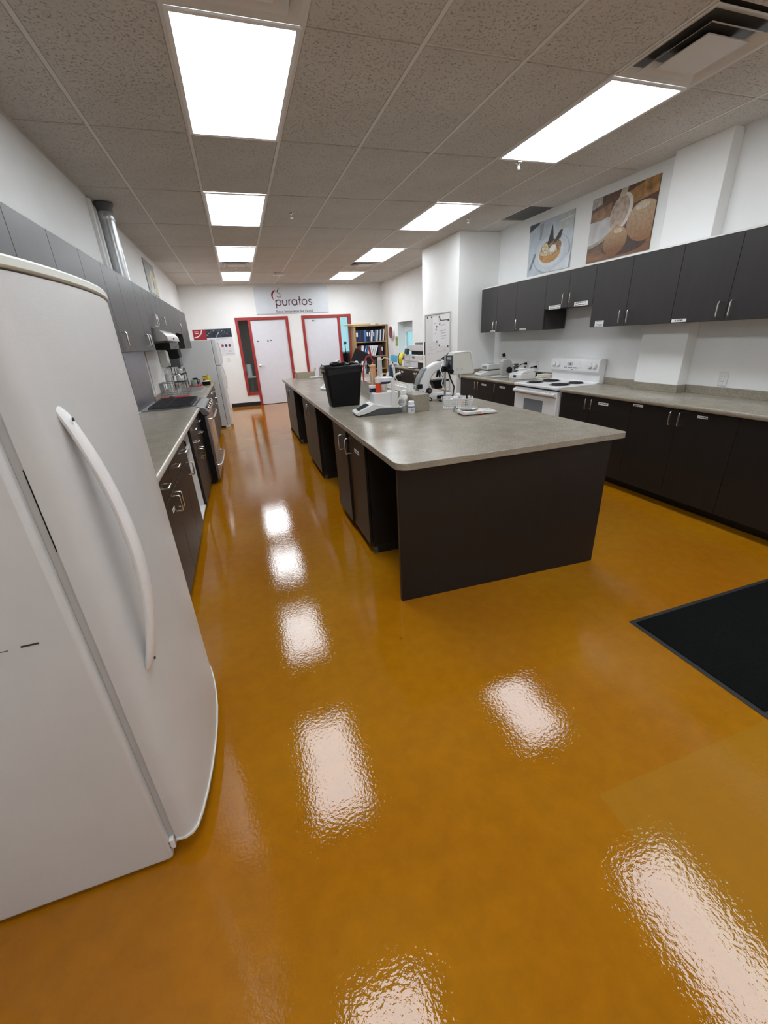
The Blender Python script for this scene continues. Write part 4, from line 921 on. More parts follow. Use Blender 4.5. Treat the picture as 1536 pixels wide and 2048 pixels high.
# bookcase with binders
t = thing('bookcase', 'pine bookcase full of binders against the back wall', 'bookcase', (4.78, 9.13, 0))
BX0, BX1, BY0 = 4.31, 5.25, 8.93
bx(BX0, BX0+.055, BY0, YB-.003, 0, 1.83).build('side_panel', M_wood, t, bevel=.003); bx(BX1-.04, BX1, BY0, YB-.003, 0, 1.83).build('side_panel', M_wood, t, bevel=.003)
bx(BX0+.055, BX1-.04, YB-.02, YB-.004, 0, 1.83).build('back_panel', mat('bookcase_back', (.03, .03, .035), .7), t, smooth=False)
for z in (.08, .42, .74, 1.075, 1.45): bx(BX0+.055, BX1-.04, BY0+.01, YB-.02, z-.022, z).build('shelf', M_wood, t, bevel=.002)
bx(BX0-.03, BX1+.01, BY0-.02, YB-.003, 1.83, 1.862).build('top_board', M_wood, t, bevel=.003)
t = thing('long_tube', 'long wooden roll lying on top of the pine bookcase', 'roll', (4.6, 8.97, 1.884)); MB().cyl((4.07, 8.97, 1.884), (5.02, 8.99, 1.884), .021).build('roll', mat('birch', (.62, .52, .30), .5), t)
bx(4.80, 4.93, 8.945, 8.975, 1.866, 1.90).build('paper_band', M_paper, t)
def binder(x, z, th, h, m, lean, label, spine=False):
    t = thing('binder', label, 'binder', (x, BY0+.03, z), group='binders in the pine bookcase')
    R_ = Matrix.Rotation(lean, 4, 'Y')
    lift = abs(math.sin(lean))*th*.0
    b = bx(0, th, 0, .24, 0, h); b.xf(R_); 
    zmin = min(p.z for p in b.v); b.xf(Matrix.Translation((0, 0, -zmin+.0005))); b.build('cover', m, t, local=True, bevel=.003)
    if spine: s = bx(th*.15, th*.85, -.001, .0005, h*.45, h*.8); s.xf(R_); s.xf(Matrix.Translation((0, 0, -zmin+.0005))); s.build('spine_label', M_label, t, local=True)
top = [(M_binN, 'navy', .066, 0, 1), (M_binN, 'navy', .045, 0, 0), (M_binN, 'navy', .045, 0, 0), (M_binN, 'navy', .05, 0, 0), (M_binB, 'blue', .058, 0, 0), (M_binN, 'navy', .05, 0, 1), (M_binN, 'navy', .045, .05, 1), (M_binW, 'white', .045, .12, 0), (M_binN, 'navy', .04, .10, 1), (M_binB, 'blue', .04, .12, 0), (M_binW, 'white', .04, .12, 0), (M_binN, 'navy', .035, .12, 0), (M_binW, 'white', .035, .12, 0), (M_binN, 'navy', .03, .12, 0), (M_binW, 'white', .035, .12, 0)]
x = BX0+.062
for i, (m, c, th, ln, sp) in enumerate(top):
    binder(x, 1.45, th, .285+random.uniform(-.01, .01), m, ln, '%s ring binder on the top bookcase shelf, %s from its left' % (c, ORD[i]), sp); x += th+.007+(.004 if ln else 0)
low = [(M_binM, 'maroon', .055, 0, 0), (M_binM, 'maroon', .05, 0, 0), (M_binW, 'white', .06, .12, 0), (M_binB, 'blue', .033, .28, 1), (M_binB, 'blue', .036, .31, 0), (M_binW, 'white', .048, .34, 0), (M_binW, 'white', .048, .35, 1), (M_binW, 'white', .043, .36, 0), (M_binW, 'white', .043, .36, 0), (M_binN, 'navy', .040, 0, 0), (M_binM, 'maroon', .036, 0, 0), (M_binN, 'navy', .045, 0, 1)]
x = BX0+.062
for i, (m, c, th, ln, sp) in enumerate(low):
    if i == 9: x += .078
    binder(x, 1.075, th, .275, m, ln, '%s ring binder on the lower bookcase shelf, %s from its left' % (c, ORD[i]), sp); x += th+.006+(.010 if ln else 0)

# round wall clock seen edge on, papers by the window
t = thing('wall_clock', 'round white wall clock with dark red face on the right wall by the bookcase', 'clock', (XR, 8.53, 1.645))
MB().lathe([(.17, 0), (.175, -.03), (.165, -.06), (.15, -.06)], (XR, 8.53, 1.645), 32, 'x').build('case', M_whitep, t); MB().lathe([(.15, -.06), (.15, -.062)], (XR, 8.53, 1.645), 32, 'x').build('face', mat('clock_face', (.22, .04, .04), .4), t)
tag(bx(XR-.004, XR, 8.17, 8.33, 1.31, 1.54).build('leaf_print', mat('olive_print', (.28, .28, .10), .6, var=.8, vscale=30)), 'small olive green picture on the wall beside the window', 'picture')
tag(bx(XR-.004, XR, 8.17, 8.33, 1.06, 1.29).build('notice_sheet', M_paper), 'white notice sheet pinned below the olive picture', 'notice')

# desk with monitor arm, chair etc.
t = thing('desk', 'wooden desk behind the island in front of the bookcase', 'desk', (4.25, 7.6, 0))
bx(3.75, 4.62, 7.25, 8.05, .70, .73).build('desk_top', M_wood, t, bevel=.003); bx(3.78, 4.60, 7.29, 7.31, .42, .70).build('modesty_panel', M_black, t)
for x in (3.80, 4.57):
    for y in (7.30, 8.0): bx(x-.02, x+.02, y-.02, y+.02, 0, .70).build('leg', M_black, t)
t = thing('monitor', 'black computer monitor tilted on a desk stand by the bookcase', 'monitor', (4.2, 7.75, .73), -.25)
p = MB().prism(rrect(-.27, .27, -.16, .16, .01), 'y', -.02, .015); p.xf(Matrix.Translation((0, 0, .34)) @ Matrix.Rotation(.45, 4, 'Y') @ Matrix.Rotation(-.25, 4, 'X')); p.build('panel', M_black, t, local=True, bevel=.004)
p = MB().flat([(-.25, -.14), (.25, -.14), (.25, .14), (-.25, .14)], (0, -.0205, 0), X, Z, -Y, .001); p.xf(Matrix.Translation((0, 0, .34)) @ Matrix.Rotation(.45, 4, 'Y') @ Matrix.Rotation(-.25, 4, 'X')); p.build('screen', mat('matte_screen', (.008, .008, .009), .6, spec=.2), t, local=True)
MB().cyl((0, .03, .02), (0, .03, .32), .02).build('stand', M_black, t, local=True); bx(-.12, .12, -.08, .12, 0, .015).build('foot', M_black, t, local=True, bevel=.004)
t = thing('office_chair', 'black mesh office chair behind the desk near the window', 'chair', (4.45, 8.45, 0), .2)
MB().prism(rrect(-.28, .28, .58, 1.10, .08), 'y', -.05, .03).build('backrest', M_dgrey, t, local=True, bevel=.015)
bx(-.26, .26, -.25, .30, .44, .52).build('seat', M_black, t, local=True, bevel=.02); MB().cyl((0, 0, .1), (0, 0, .44), .03).build('column', M_black, t, local=True)
for k in range(5):
    a = 2*PI*k/5+.3; MB().cyl((0, 0, .10), (.29*math.cos(a), .29*math.sin(a), .045), .022, .015, 8).ball((.29*math.cos(a), .29*math.sin(a), .03), .03, 10).build('base_leg', M_black, t, local=True)
def wash(lb, x, y, z, h, m):
    t = thing('wash_bottle', lb, 'bottle', (x, y, z)); MB().lathe([(.04, 0), (.042, .01), (.042, h*.7), (.02, h*.9), (.016, h)], n=16).build('bottle', m, t, local=True)
    MB().lathe([(.02, h), (.02, h+.025), (.008, h+.03)], n=12).build('cap', M_whitep, t, local=True)
    MB().tube([(0, 0, h+.02), (.01, 0, h+.06), (.05, 0, h+.085), (.10, 0, h+.07), (.13, 0, h+.02)], .005, 8).build('spout', M_whitep, t, local=True)
wash('clear squeeze wash bottle with bent spout on the wooden desk', 4.10, 7.36, .731, .16, mat('pale_blue_plastic', (.55, .66, .78), .25))
wash('small white squeeze bottle at the desk edge beside the clear one', 4.24, 7.33, .731, .07, M_whitep)
t = thing('document_stack', 'upright blue and white papers in a holder on the desk', 'paper', (4.06, 7.55, .731))
for k, (m, ln) in enumerate(((M_paper, .25), (M_binB, .18), (M_paper, .1))): b = bx(-.005, .005, -.1, .1, 0, .30); b.xf(Matrix.Translation((.05*k, 0, .002)) @ Matrix.Rotation(ln, 4, 'Y')); b.build('sheet', m, t, local=True)
# yellow tape reel, cyan notes and blue machine between desk and printer counter
t = thing('hose_reel', 'yellow and black round cable reel at the window end of the printer worktop', 'reel', (4.86, 6.80, 1.052), .9)
MB().lathe([(.125, -.05), (.13, -.045), (.13, .045), (.125, .05)], n=26, axis='y').build('rim', M_yellow, t, local=True); MB().lathe([(.085, -.054), (.085, -.0505)], n=24, axis='y').build('hub', M_black, t, local=True); MB().lathe([(.131, .035), (.135, .05), (.12, .056)], n=26, axis='y').build('guard', M_black, t, local=True)
t = thing('sticky_note_stand', 'bright cyan note sheet clipped to a dark blue stand by the worktop end', 'stand', (4.77, 7.22, 0))
bx(-.06, .06, -.06, .06, 0, .03).build('foot', M_black, t, local=True); MB().cyl((0, 0, .03), (0, 0, .98), .022).build('post', M_blue, t, local=True)
bx(-.10, .10, -.05, .05, .62, .92).build('body', mat('steel_blue', (.06, .12, .20), .4), t, local=True, bevel=.01); b = bx(-.09, .09, -.004, .004, 0, .15); b.xf(Matrix.Translation((.02, -.03, .98)) @ Matrix.Rotation(.2, 4, 'Y')); b.build('note', M_cyanp, t, local=True)
t = thing('spray_bottle', 'small white spray bottle on the printer worktop end', 'bottle', (4.80, 6.56, .914))
MB().lathe([(.03, 0), (.032, .09), (.015, .12), (.013, .14)], n=14).build('bottle', M_whitep, t, local=True); bx(-.035, .02, -.012, .012, .14, .175).build('trigger_head', M_dgrey, t, local=True, bevel=.004)

# ------------------------------------------------------------------ back wall sign and poster
t = thing('company_sign', 'pale blue wall sign reading puratos above the two doors', 'sign', (2.84, YB, 2.23))
SX0, SX1, SZ0, SZ1 = 1.91, 3.765, 2.23, 2.845
bx(SX0, SX1, YB-.018, YB, SZ0, SZ1).build('board', M_sign, t, bevel=.002)
bx(SX0-.004, SX1+.004, YB-.016, YB, SZ0-.008, SZ0-.001).build('lower_edge', M_lgrey, t)
O = Vector((0, YB-.0181, 0)); NB = -Y
wl = .022; bz, xh = 2.414, .125
def letter(nm, strokes):
    mb = MB()
    for pts, cl in strokes: mb.ribbon(pts, wl, O, X, Z, NB, .003, cl)
    mb.build('letter_'+nm, M_logo, t, smooth=False)
r = xh/2; ccy = bz+r
def circ(cx): return (ell(cx, ccy, r, r, 26), True)
letter('p', [circ(2.482), ([(2.42, bz-.065), (2.42, bz+xh)], False)])
letter('u', [([(2.585, bz+xh), (2.585, bz+r)]+ell(2.637, bz+r*.9, .052, r*.9, 12, 0, 180, 360)+[(2.689, bz+xh)], False)])
letter('r', [([(2.745, bz), (2.745, bz+xh)], False), ([(2.745, bz+.07), (2.757, bz+.105), (2.778, bz+.122), (2.80, bz+.122)], False)])
letter('a', [circ(2.885), ([(2.947, bz), (2.947, bz+xh)], False)])
letter('t', [([(3.022, bz), (3.022, bz+.20)], False), ([(2.992, bz+xh), (3.057, bz+xh)], False)])
letter('o', [circ(3.145)])
letter('s', [([(3.325, bz+.105), (3.310, bz+.122), (3.287, bz+.126), (3.262, bz+.115), (3.258, bz+.092), (3.275, bz+.074), (3.305, bz+.062), (3.330, bz+.046), (3.330, bz+.02), (3.308, bz+.003), (3.278, bz+.002), (3.256, bz+.018)], False)])
text('Food Innovation for Good', .083, (2.87, YB-.0181, 2.272), X, Z, NB, M_logo, t, 'tagline', 1.06)
# unicorn head line drawing: mane, horn, ear and muzzle
mane = [(2.375, 2.535), (2.352, 2.58), (2.342, 2.63), (2.350, 2.68), (2.372, 2.715), (2.40, 2.742), (2.425, 2.752)]
mb = MB(); mb.ribbon(mane, [.004, .022, .036, .042, .040, .030, .014], O, X, Z, NB, .003); mb.build('mane', M_logo2, t, smooth=False)
mb = MB(); mb.ribbon([(2.478, 2.728), (2.535, 2.812)], [.026, .004], O, X, Z, NB, .003); mb.build('horn', M_logo, t, smooth=False)
mb = MB(); mb.ribbon([(2.432, 2.73), (2.428, 2.765), (2.445, 2.742), (2.462, 2.742)], .012, O, X, Z, NB, .003); mb.ribbon([(2.478, 2.72), (2.505, 2.70), (2.54, 2.675), (2.572, 2.645), (2.575, 2.625), (2.555, 2.602), (2.53, 2.606), (2.50, 2.604), (2.468, 2.612), (2.452, 2.632)], .011, O, X, Z, NB, .003)
mb.ribbon([(2.478, 2.702), (2.492, 2.698)], .010, O, X, Z, NB, .003); mb.build('head_outline', M_logo, t, smooth=False)

t = thing('info_poster', 'red, black and white information poster above the far refrigerator', 'poster', (.77, YB, 1.31))
P0, P1, Q0, Q1 = .312, 1.218, 1.31, 1.932
bx(P0+.27, P1, YB-.006, YB, Q0, Q1-.01).build('board', mat('poster_white', (.70, .72, .77), .4), t, smooth=False)
bx(P0, .612, YB-.010, YB, 1.695, Q1).build('red_block', mat('poster_red', (.35, .015, .025), .4), t, smooth=False)
bx(.612, P1, YB-.008, YB, 1.735, Q1).build('photo_block', mat('poster_photo', (.025, .035, .055), .35, var=.8, vscale=14), t, smooth=False)
OP = Vector((0, YB-.0101, 0)); mb = MB(); mb.ribbon(ell(P0+.02, Q1-.01, .19, .165, 14, 0, 270, 360), .022, OP, X, Z, NB, .001)
mb.build('arc_print', M_label, t, smooth=False)
mb = MB()
for z, a, b in ((1.885, .352, .44), (1.848, .352, .452)): mb.ribbon([(a, z), (b, z)], .02, OP, X, Z, NB, .001)
mb.build('title_print', mat('poster_pink', (.80, .60, .62), .5), t, smooth=False)
OP = Vector((0, YB-.0081, 0)); mb = MB(); mb.ribbon([(.83, 1.74), (.915, 1.86)], [.008, .022], OP, X, Z, NB, .001)
mb.build('gauge_needle', M_lgrey, t, smooth=False)
for k in range(9): a = math.radians(150-k*14); MB().ribbon([(.88+.27*math.cos(a), 1.70+.19*math.sin(a)), (.88+.30*math.cos(a), 1.70+.21*math.sin(a))], .012, OP, X, Z, NB, .001).build('gauge_tick', M_lgrey, t, smooth=False)
OP = Vector((0, YB-.0061, 0))
for x, m in ((.948, mat('dot_pink', (.42, .06, .12), .5)), (1.032, M_ink), (1.117, mat('dot_red', (.30, .01, .03), .5))): MB().flat(ell(x, 1.54, .032, .034, 20), OP, X, Z, NB, .001).build('dot_print', m, t, smooth=False)
mb = MB()
for z, a, b in ((1.70, .66, 1.10), (1.42, .95, 1.0), (1.415, 1.06, 1.15), (1.39, 1.06, 1.14), (1.345, 1.0, 1.2)): mb.ribbon([(a, z), (b, z)], .012, OP, X, Z, NB, .0008)
mb.build('caption_print', M_lgrey, t, smooth=False)
t = thing('light_switch', 'white light switch plate below the information poster', 'switch', (1.035, YB, 1.195)); bx(1.0, 1.07, YB-.007, YB, 1.14, 1.25).build('cover_plate', M_whitep, t, bevel=.002); bx(1.025, 1.045, YB-.012, YB-.007, 1.175, 1.215).build('rocker', M_label, t, bevel=.002)

# ------------------------------------------------------------------ island
xi0 = 2.0
t = thing('worktop', 'long taupe laminate island worktop with rounded near corner', 'countertop', (2.75, 2.4, .876))
def rc(x0, x1, y0, y1, r, r2):
    out = []
    for cx, cy, a0, rr in ((x1-r2, y1-r2, 0, r2), (x0+r2, y1-r2, 90, r2), (x0+r, y0+r, 180, r), (x1-r2, y0+r2, 270, r2)):
        for k in range(8): a = math.radians(a0+90*k/7); out.append((cx+rr*math.cos(a), cy+rr*math.sin(a)))
    return out
MB().prism(rc(1.978, 3.525, -.675, 5.50, .075, .03), 'z', .876, .914).build('slab', M_top, t, bevel=.003)
tag(MB().box(2.672, 2.812, .762, 5.45, .9142, 1.062).build('raised_ledge', M_top, bevel=.003), 'raised taupe ledge running down the middle of the island', 'ledge')
t = thing('island_end_panel', 'broad dark end panel of the island facing the camera', 'panel', (2.7, -.57, 0))
MB().prism([(2.003, -.600), (3.425, -.655), (3.425, -.625), (2.003, -.570)], 'z', 0, .8755).build('panel', M_cab, t, bevel=.002, smooth=False)
t = thing('island_end_panel', 'dark far end panel of the island near the doors', 'panel', (2.7, 5.30, 0)); bx(2.0, 3.42, 5.26, 5.29, 0, .8755).build('panel', M_cab, t, bevel=.002, smooth=False)
t = thing('island_spine', 'dark inner back panel seen deep inside the island knee spaces', 'panel', (2.70, 2.3, 0)); bx(2.66, 2.68, -.565, 5.255, 0, .875).build('panel', M_cab, t, smooth=False)
bx(3.39, 3.42, -.61, 5.255, 0, .875).build('aisle_panel', M_cab, t, smooth=False)
def island_cab(label, y0, y1, seams, hys, sticks=(), ajar=None):
    t = thing('island_cabinet', label, 'cabinet', (2.34, (y0+y1)/2, 0), group='dark cabinets on the aisle side of the island')
    bx(xi0+.022, 2.658, y0, y1, .075, .875).build('carcass', M_cab, t, smooth=False); bx(2.06, 2.655, y0+.002, y1-.002, 0, .075).build('toe_kick', M_toe, t, smooth=False)
    MB().box(2.03, 2.058, y0+.004, y0+.03, 0, .05).build('corner_bracket', M_dgrey, t)
    for k in range(len(seams)-1):
        a, b = seams[k], seams[k+1]; dx = ajar[k] if ajar else 0
        o = bx(xi0-dx, xi0+.018-dx, a+.0018, b-.0018, .078, .868).build('door', M_cab, t, bevel=.0012, seg=1, smooth=False)
        if hys[k] is not None: pull_v(o, xi0-dx, -1, hys[k], .75, .12)
        for d, ya, yb, z0, z1 in sticks:
            if d == k: sticker(o, xi0-dx, -1, ya, yb, z0, z1)
island_cab('dark two-door island cabinet nearest the camera, with a white label', .06, 1.04, [.06, .54, .60, 1.04][:2]+[1.04], [.585-.06, .66+.03], [(0, .345, .215, .745, .772)], [0.0, .014])
island_cab('dark two-door island cabinet in the middle of the aisle side', 2.06, 3.08, [2.06, 2.56, 3.08], [2.51, 2.62])
island_cab('dark island cabinet at the far end of the aisle side', 4.05, 5.0, [4.05, 4.52, 5.0], [4.47, 4.62])
bx(2.0, 2.018, 5.0, 5.26, .075, .872).build('filler_panel', M_cab, t, smooth=False)

# black bin on the island
t = thing('waste_bin', 'black plastic waste bin with black liner standing on the island', 'bin', (2.235, 1.60, .914))
def rr(w, d, z, r=.03, n=4): return [(x, y, z) for x, y in rrect(-w/2, w/2, -d/2, d/2, r, n)]
mb = MB(); mb.loft([rr(.285, .20, 0), rr(.29, .205, .01), rr(.365, .262, .355), rr(.385, .285, .36), rr(.385, .285, .378), rr(.365, .265, .38), rr(.355, .255, .372), rr(.28, .195, .02)]); mb.build('tub', M_black, t, local=True)
rg = []
for k, (s, z) in enumerate(((1.0, .315), (1.012, .335), (1.02, .36), (1.035, .378), (1.0, .392), (.95, .388), (.90, .36), (.80, .25))):
    rg.append([(x*s+random.uniform(-.004, .004), y*s+random.uniform(-.004, .004), zz+(random.uniform(-.012, .012) if k in (0, 1, 4) else 0)) for x, y, zz in rr(.372 if k > 1 else .366, .272 if k > 1 else .266, z, .03, 6)])
MB().loft(rg, False).build('liner', M_bag, t, local=True, ang=60)
mb = MB()
for k in range(9): mb.ball((random.uniform(-.11, .13), random.uniform(-.06, .08), .375+random.uniform(0, .03)), random.uniform(.025, .05), 10, (1.3, 1, .6))
mb.build('bunched_liner', M_bag, t, local=True); MB().ball((.165, .02, .40), .02, 10).build('liner_knot', M_whitep, t, local=True)

# titrator
t = thing('titrator', 'white and slate Karl Fischer style titrator with glass cell and screen console', 'lab instrument', (2.385, .90, .914), -.06)
# console: wedge that rises from the low screen end on the left to the body on the right
MB().prism([(-.195, .0), (-.02, .0), (.175, .0), (.18, .012), (.175, .052), (-.02, .058), (-.115, .018)], 'y', -.09, .095).build('base_shell', M_dgrey, t, local=True, bevel=.004)
MB().prism([(-.225, .018), (-.222, .034), (-.075, .098), (-.045, .098), (.02, .076), (.182, .062), (.182, .050), (-.02, .058), (-.115, .026), (-.20, .010)], 'y', -.095, .10).build('console', M_whitep, t, local=True, bevel=.004)
sl = Vector((.147, 0, .064)).normalized(); nl = Vector((-sl.z, 0, sl.x))
MB().flat(rrect(-.05, .055, -.062, .07, .006), Vector((-.150, 0, .0665)), sl, Y, nl, .002).build('screen', M_screen, t, local=True)
MB().prism(rrect(-.06, .165, -.075, .085, .015), 'z', .060, .185).build('stand_body', M_whitep, t, local=True, bevel=.006)
MB().prism(rrect(.10, .125, -.10, -.07, .01), 'z', .075, .30).build('holder_column', M_whitep, t, local=True)
MB().lathe([(.028, .19), (.032, .20), (.032, .26), (.036, .262)], (.045, -.03, 0), 18).build('glass_cell', M_clear, t, local=True)
MB().lathe([(.022, .19), (.022, .215)], (.045, -.03, 0), 14).build('cell_residue', mat('yellow_solvent', (.62, .52, .26), .3), t, local=True)
MB().lathe([(.052, .255), (.052, .272)], (.055, -.025, 0), 24).build('cell_collar', M_blue, t, local=True)
MB().lathe([(.054, .272), (.068, .276), (.068, .302), (.064, .306)], (.058, -.022, 0), 26).build('cell_lid', M_whitep, t, local=True)
for x, y, h in ((.085, -.045, .045), (.03, -.05, .03), (.09, .0, .03)): MB().lathe([(.008, 0), (.008, h*.5), (.005, h)], (x, y, .306), 10).build('lid_stopper', M_whitep, t, local=True)
MB().lathe([(.024, .185), (.024, .265)], (-.005, -.045, 0), 16).build('orange_bottle', M_orange, t, local=True)
MB().lathe([(.027, .265), (.027, .305), (.012, .308), (.012, .325)], (-.005, -.045, 0), 16).build('orange_bottle_cap', M_whitep, t, local=True)
MB().lathe([(.036, .185), (.036, .20), (.028, .204), (.028, .22)], (-.065+.03, .03, 0), 18).build('stirrer_dial', M_blue, t, local=True)
bx(-.075, -.02, -.035, .02, .222, .245).build('cell_arm', M_whitep, t, local=True, bevel=.004); MB().cyl((-.04, .01, .245), (-.045, .01, .345), .006).build('dosing_tip', M_lgrey, t, local=True)
MB().lathe([(.021, .306), (.021, .44), (.017, .445)], (.035, .03, 0), 16).build('drying_tube', M_lgrey, t, local=True); MB().lathe([(.019, .445), (.019, .465)], (.035, .03, 0), 16).build('drying_tube_cap', M_whitep, t, local=True)
MB().lathe([(.021, .225), (.025, .24), (.025, .39), (.03, .392), (.03, .405), (.004, .41), (.004, .43)], (-.02, .07, 0), 16).build('peach_reagent_bottle', M_peach, t, local=True)
MB().tube([(.05, .03, .44), (.075, .02, .462), (.11, -.02, .45), (.13, -.05, .40), (.135, -.06, .30), (.135, -.06, .12), (.15, -.07, .075)], .004, 8).build('clear_hose', M_whitep, t, local=True)
MB().tube([(.12, -.03, .43), (.145, -.045, .38), (.145, -.06, .30), (.18, -.07, .23), (.185, -.08, .16), (.16, -.09, .12), (.145, -.10, .085), (.17, -.11, .055), (.205, -.11, .07), (.215, -.10, .10), (.195, -.09, .13), (.17, -.085, .12)], .004, 8).build('electrode_cable', M_cream, t, local=True)
MB().tube([(.135, -.06, .30), (.15, -.065, .325), (.19, -.07, .335)], .008, 8).build('hose_elbow', M_whitep, t, local=True)

# red tubing loop further back on the ledge
t = thing('red_tube_loop', 'looped red rubber tubing standing on the ledge behind the titrator', 'tubing', (2.74, 2.30, 1.062))
MB().tube([(-.085, 0, .0), (-.085, 0, .10), (-.07, 0, .20), (-.035, 0, .275), (.01, 0, .285), (.045, 0, .22), (.06, 0, .12), (.065, 0, 0)], .009, 8).build('loop', M_redp, t, local=True)
MB().tube([(.005, 0, .38), (.012, 0, .33), (.02, 0, .27)], .009, 8, r1=.013).build('tip', M_redp, t, local=True); bx(.045, .085, -.02, .02, 0, .10).build('clamp_block', M_redp, t, local=True, bevel=.004)
bx(-.10, .10, -.03, .03, 0, .006).build('foot_plate', M_redp, t, local=True)

# bottles beside the titrator
t = thing('reagent_bottle', 'taller translucent reagent bottle next to the ledge end', 'bottle', (2.625, .90, .914))
MB().lathe([(.036, 0), (.040, .008), (.040, .115), (.030, .135), (.020, .142), (.020, .15)], n=22).build('bottle', M_whitep, t, local=True); MB().lathe([(.0405, .006), (.0405, .055)], n=22, cap=False).build('liquid_level', M_lgrey, t, local=True); MB().lathe([(.023, .148), (.023, .178), (.018, .18)], n=18).build('cap', M_label, t, local=True)
MB().lathe([(.0412, .075), (.0412, .105)], n=22, cap=False).build('label_band', M_lgrey, t, local=True)
t = thing('reagent_bottle', 'short white reagent bottle with blue label band', 'bottle', (2.635, .75, .914))
MB().lathe([(.028, 0), (.031, .006), (.031, .068), (.024, .076), (.022, .078)], n=22).build('bottle', M_whitep, t, local=True); MB().lathe([(.026, .077), (.026, .102), (.022, .104)], n=18).build('cap', M_label, t, local=True)
MB().lathe([(.0314, .052), (.0314, .060)], n=22, cap=False).build('blue_band', mat('label_blue', (.10, .16, .40), .5), t, local=True)
mb = MB()
for a in (-1.9, -1.65, -1.4): mb.box(.031*math.cos(a)-.002, .031*math.cos(a)+.002, .0315*math.sin(a)-.0008, .0315*math.sin(a), .022, .042)
mb.build('label_print', M_grey, t, local=True)
t = thing('clear_beaker', 'clear plastic measuring jug standing on the ledge end', 'jug', (2.72, .99, 1.062))
MB().lathe([(.03, 0), (.034, .07), (.036, .072), (.033, .07), (.028, .004), (.002, .004)], n=20).build('cup', M_clear, t, local=True); MB().tube([(.03, 0, .06), (.055, 0, .055), (.055, 0, .02), (.03, 0, .015)], .004, 6).build('handle', M_clear, t, local=True)

# microscope
t = thing('microscope', 'white and grey laboratory microscope standing on the island beyond the ledge', 'microscope', (3.12, 1.40, .914), 0)
arm = [(-.10, .0), (-.17, .02), (-.165, .12), (-.135, .22), (-.075, .305), (.02, .355), (.12, .385), (.15, .37), (.15, .30), (.06, .285), (.0, .24), (-.035, .17), (-.04, .06), (-.02, .0)]
MB().prism(arm, 'y', -.045, .045).build('arm', M_whitep, t, local=True, bevel=.012, seg=3)
MB().prism([(-.185, .0), (-.185, .10), (-.155, .215), (-.095, .305), (-.06, .322), (-.085, .285), (-.135, .20), (-.155, .10), (-.15, 0)], 'y', -.049, .049).build('grey_back', M_grey, t, local=True, bevel=.006)
MB().flat(rrect(-.028, .028, -.022, .022, .008), (-.145, -.0495, .145), X, Z, -Y, .002).build('grip_recess', M_black, t, local=True)
MB().prism(rrect(-.11, .20, -.08, .08, .03), 'z', 0, .055).build('base', M_whitep, t, local=True, bevel=.012)
bx(.03, .13, -.084, -.078, .012, .045).build('base_panel', M_black, t, local=True)
bx(-.02, .17, -.075, .075, .178, .195).build('stage', M_black, t, local=True, bevel=.004)
MB().prism([(.0, .178), (.14, .178), (.11, .105), (.03, .105)], 'y', -.045, .045).build('condenser', M_black, t, local=True, bevel=.006)
MB().lathe([(.03, 0), (.03, -.022), (.02, -.028)], (-.045, -.045, .095), 18, 'y').build('coarse_knob', M_black, t, local=True); MB().lathe([(.016, -.028), (.016, -.05)], (-.045, -.045, .095), 16, 'y').build('fine_knob', M_dgrey, t, local=True)
MB().lathe([(.042, .278), (.042, .30), (.02, .31)], (.10, 0, 0), 20).build('nosepiece', M_dgrey, t, local=True)
for a, m in ((0, M_chrome), (2.1, M_black), (4.2, M_black)):
    d = Vector((.035*math.cos(a), .035*math.sin(a), 0)); MB().cyl(Vector((.10, 0, .282))+d*.5, Vector((.10, 0, .215))+d*1.1, .014, .009, 12).build('objective', m, t, local=True)
MB().prism([(.07, .378), (.16, .395), (.20, .36), (.17, .32), (.12, .33)], 'y', -.04, .04).build('head', M_dgrey, t, local=True, bevel=.006)
for sy in (-.03, .03): MB().cyl((.13, sy, .375), (.215, sy, .425), .017, .015, 14).cyl((.215, sy, .425), (.228, sy, .433), .019, .019, 14).build('eyepiece', M_black, t, local=True)

# viscometer on its stand
t = thing('viscometer', 'cream viscometer head with control panel on a slim steel stand', 'lab instrument', (3.30, 1.18, .914), 0)
MB().prism(rrect(-.17, .02, -.07, .07, .02), 'z', 0, .012).build('stand_foot', M_black, t, local=True, bevel=.004)
for sy in (-.09, .09): MB().cyl((-.10, 0, .012), (.10, sy, .010), .010).build('stand_leg', M_black, t, local=True)
MB().cyl((-.13, 0, .012), (-.13, 0, .435), .011).build('steel_rod', M_steel, t, local=True)
bx(-.165, -.075, -.03, .03, .285, .335).build('clamp', M_black, t, local=True, bevel=.006); MB().cyl((-.10, -.03, .30), (-.10, -.085, .285), .026, .022).build('clamp_knob', M_black, t, local=True)
hp = [(-.075, .262), (-.078, .435), (-.06, .452), (.085, .458), (.105, .445), (.155, .258), (.145, .250), (-.065, .252)]
hd = MB().prism(hp, 'y', -.062, .062).build('head', M_beigep, t, local=True, bevel=.012, seg=3)
MB().prism([(-.06, .446), (.085, .452), (.105, .445), (.15, .262), (.16, .26), (.112, .452), (.09, .462), (-.062, .456)], 'y', -.065, .065).build('head_rim', M_whitep, t, local=True, bevel=.003)
bx(-.086, -.074, -.055, .055, .27, .43).build('control_face', M_screen, t, local=True, bevel=.003)
for k, z in enumerate((.40, .36, .32, .29)): bx(-.089, -.086, -.04, .04, z-.008, z+.012).build('display_row', [M_lgrey, M_binB, M_grey, M_lgrey][k], t, local=True)
for x in (-.03, .02): MB().flat(rrect(-.012, .012, -.010, .010, .003), (x, -.0625, .30), X, Z, -Y, .001).build('badge_print', M_lgrey, t, local=True)
MB().lathe([(.022, .222), (.022, .252)], (.035, 0, 0), 18).build('spindle_guard', M_steel, t, local=True); MB().lathe([(.006, .195), (.012, .222)], (.035, 0, 0), 12).build('spindle_coupling', M_steel, t, local=True)
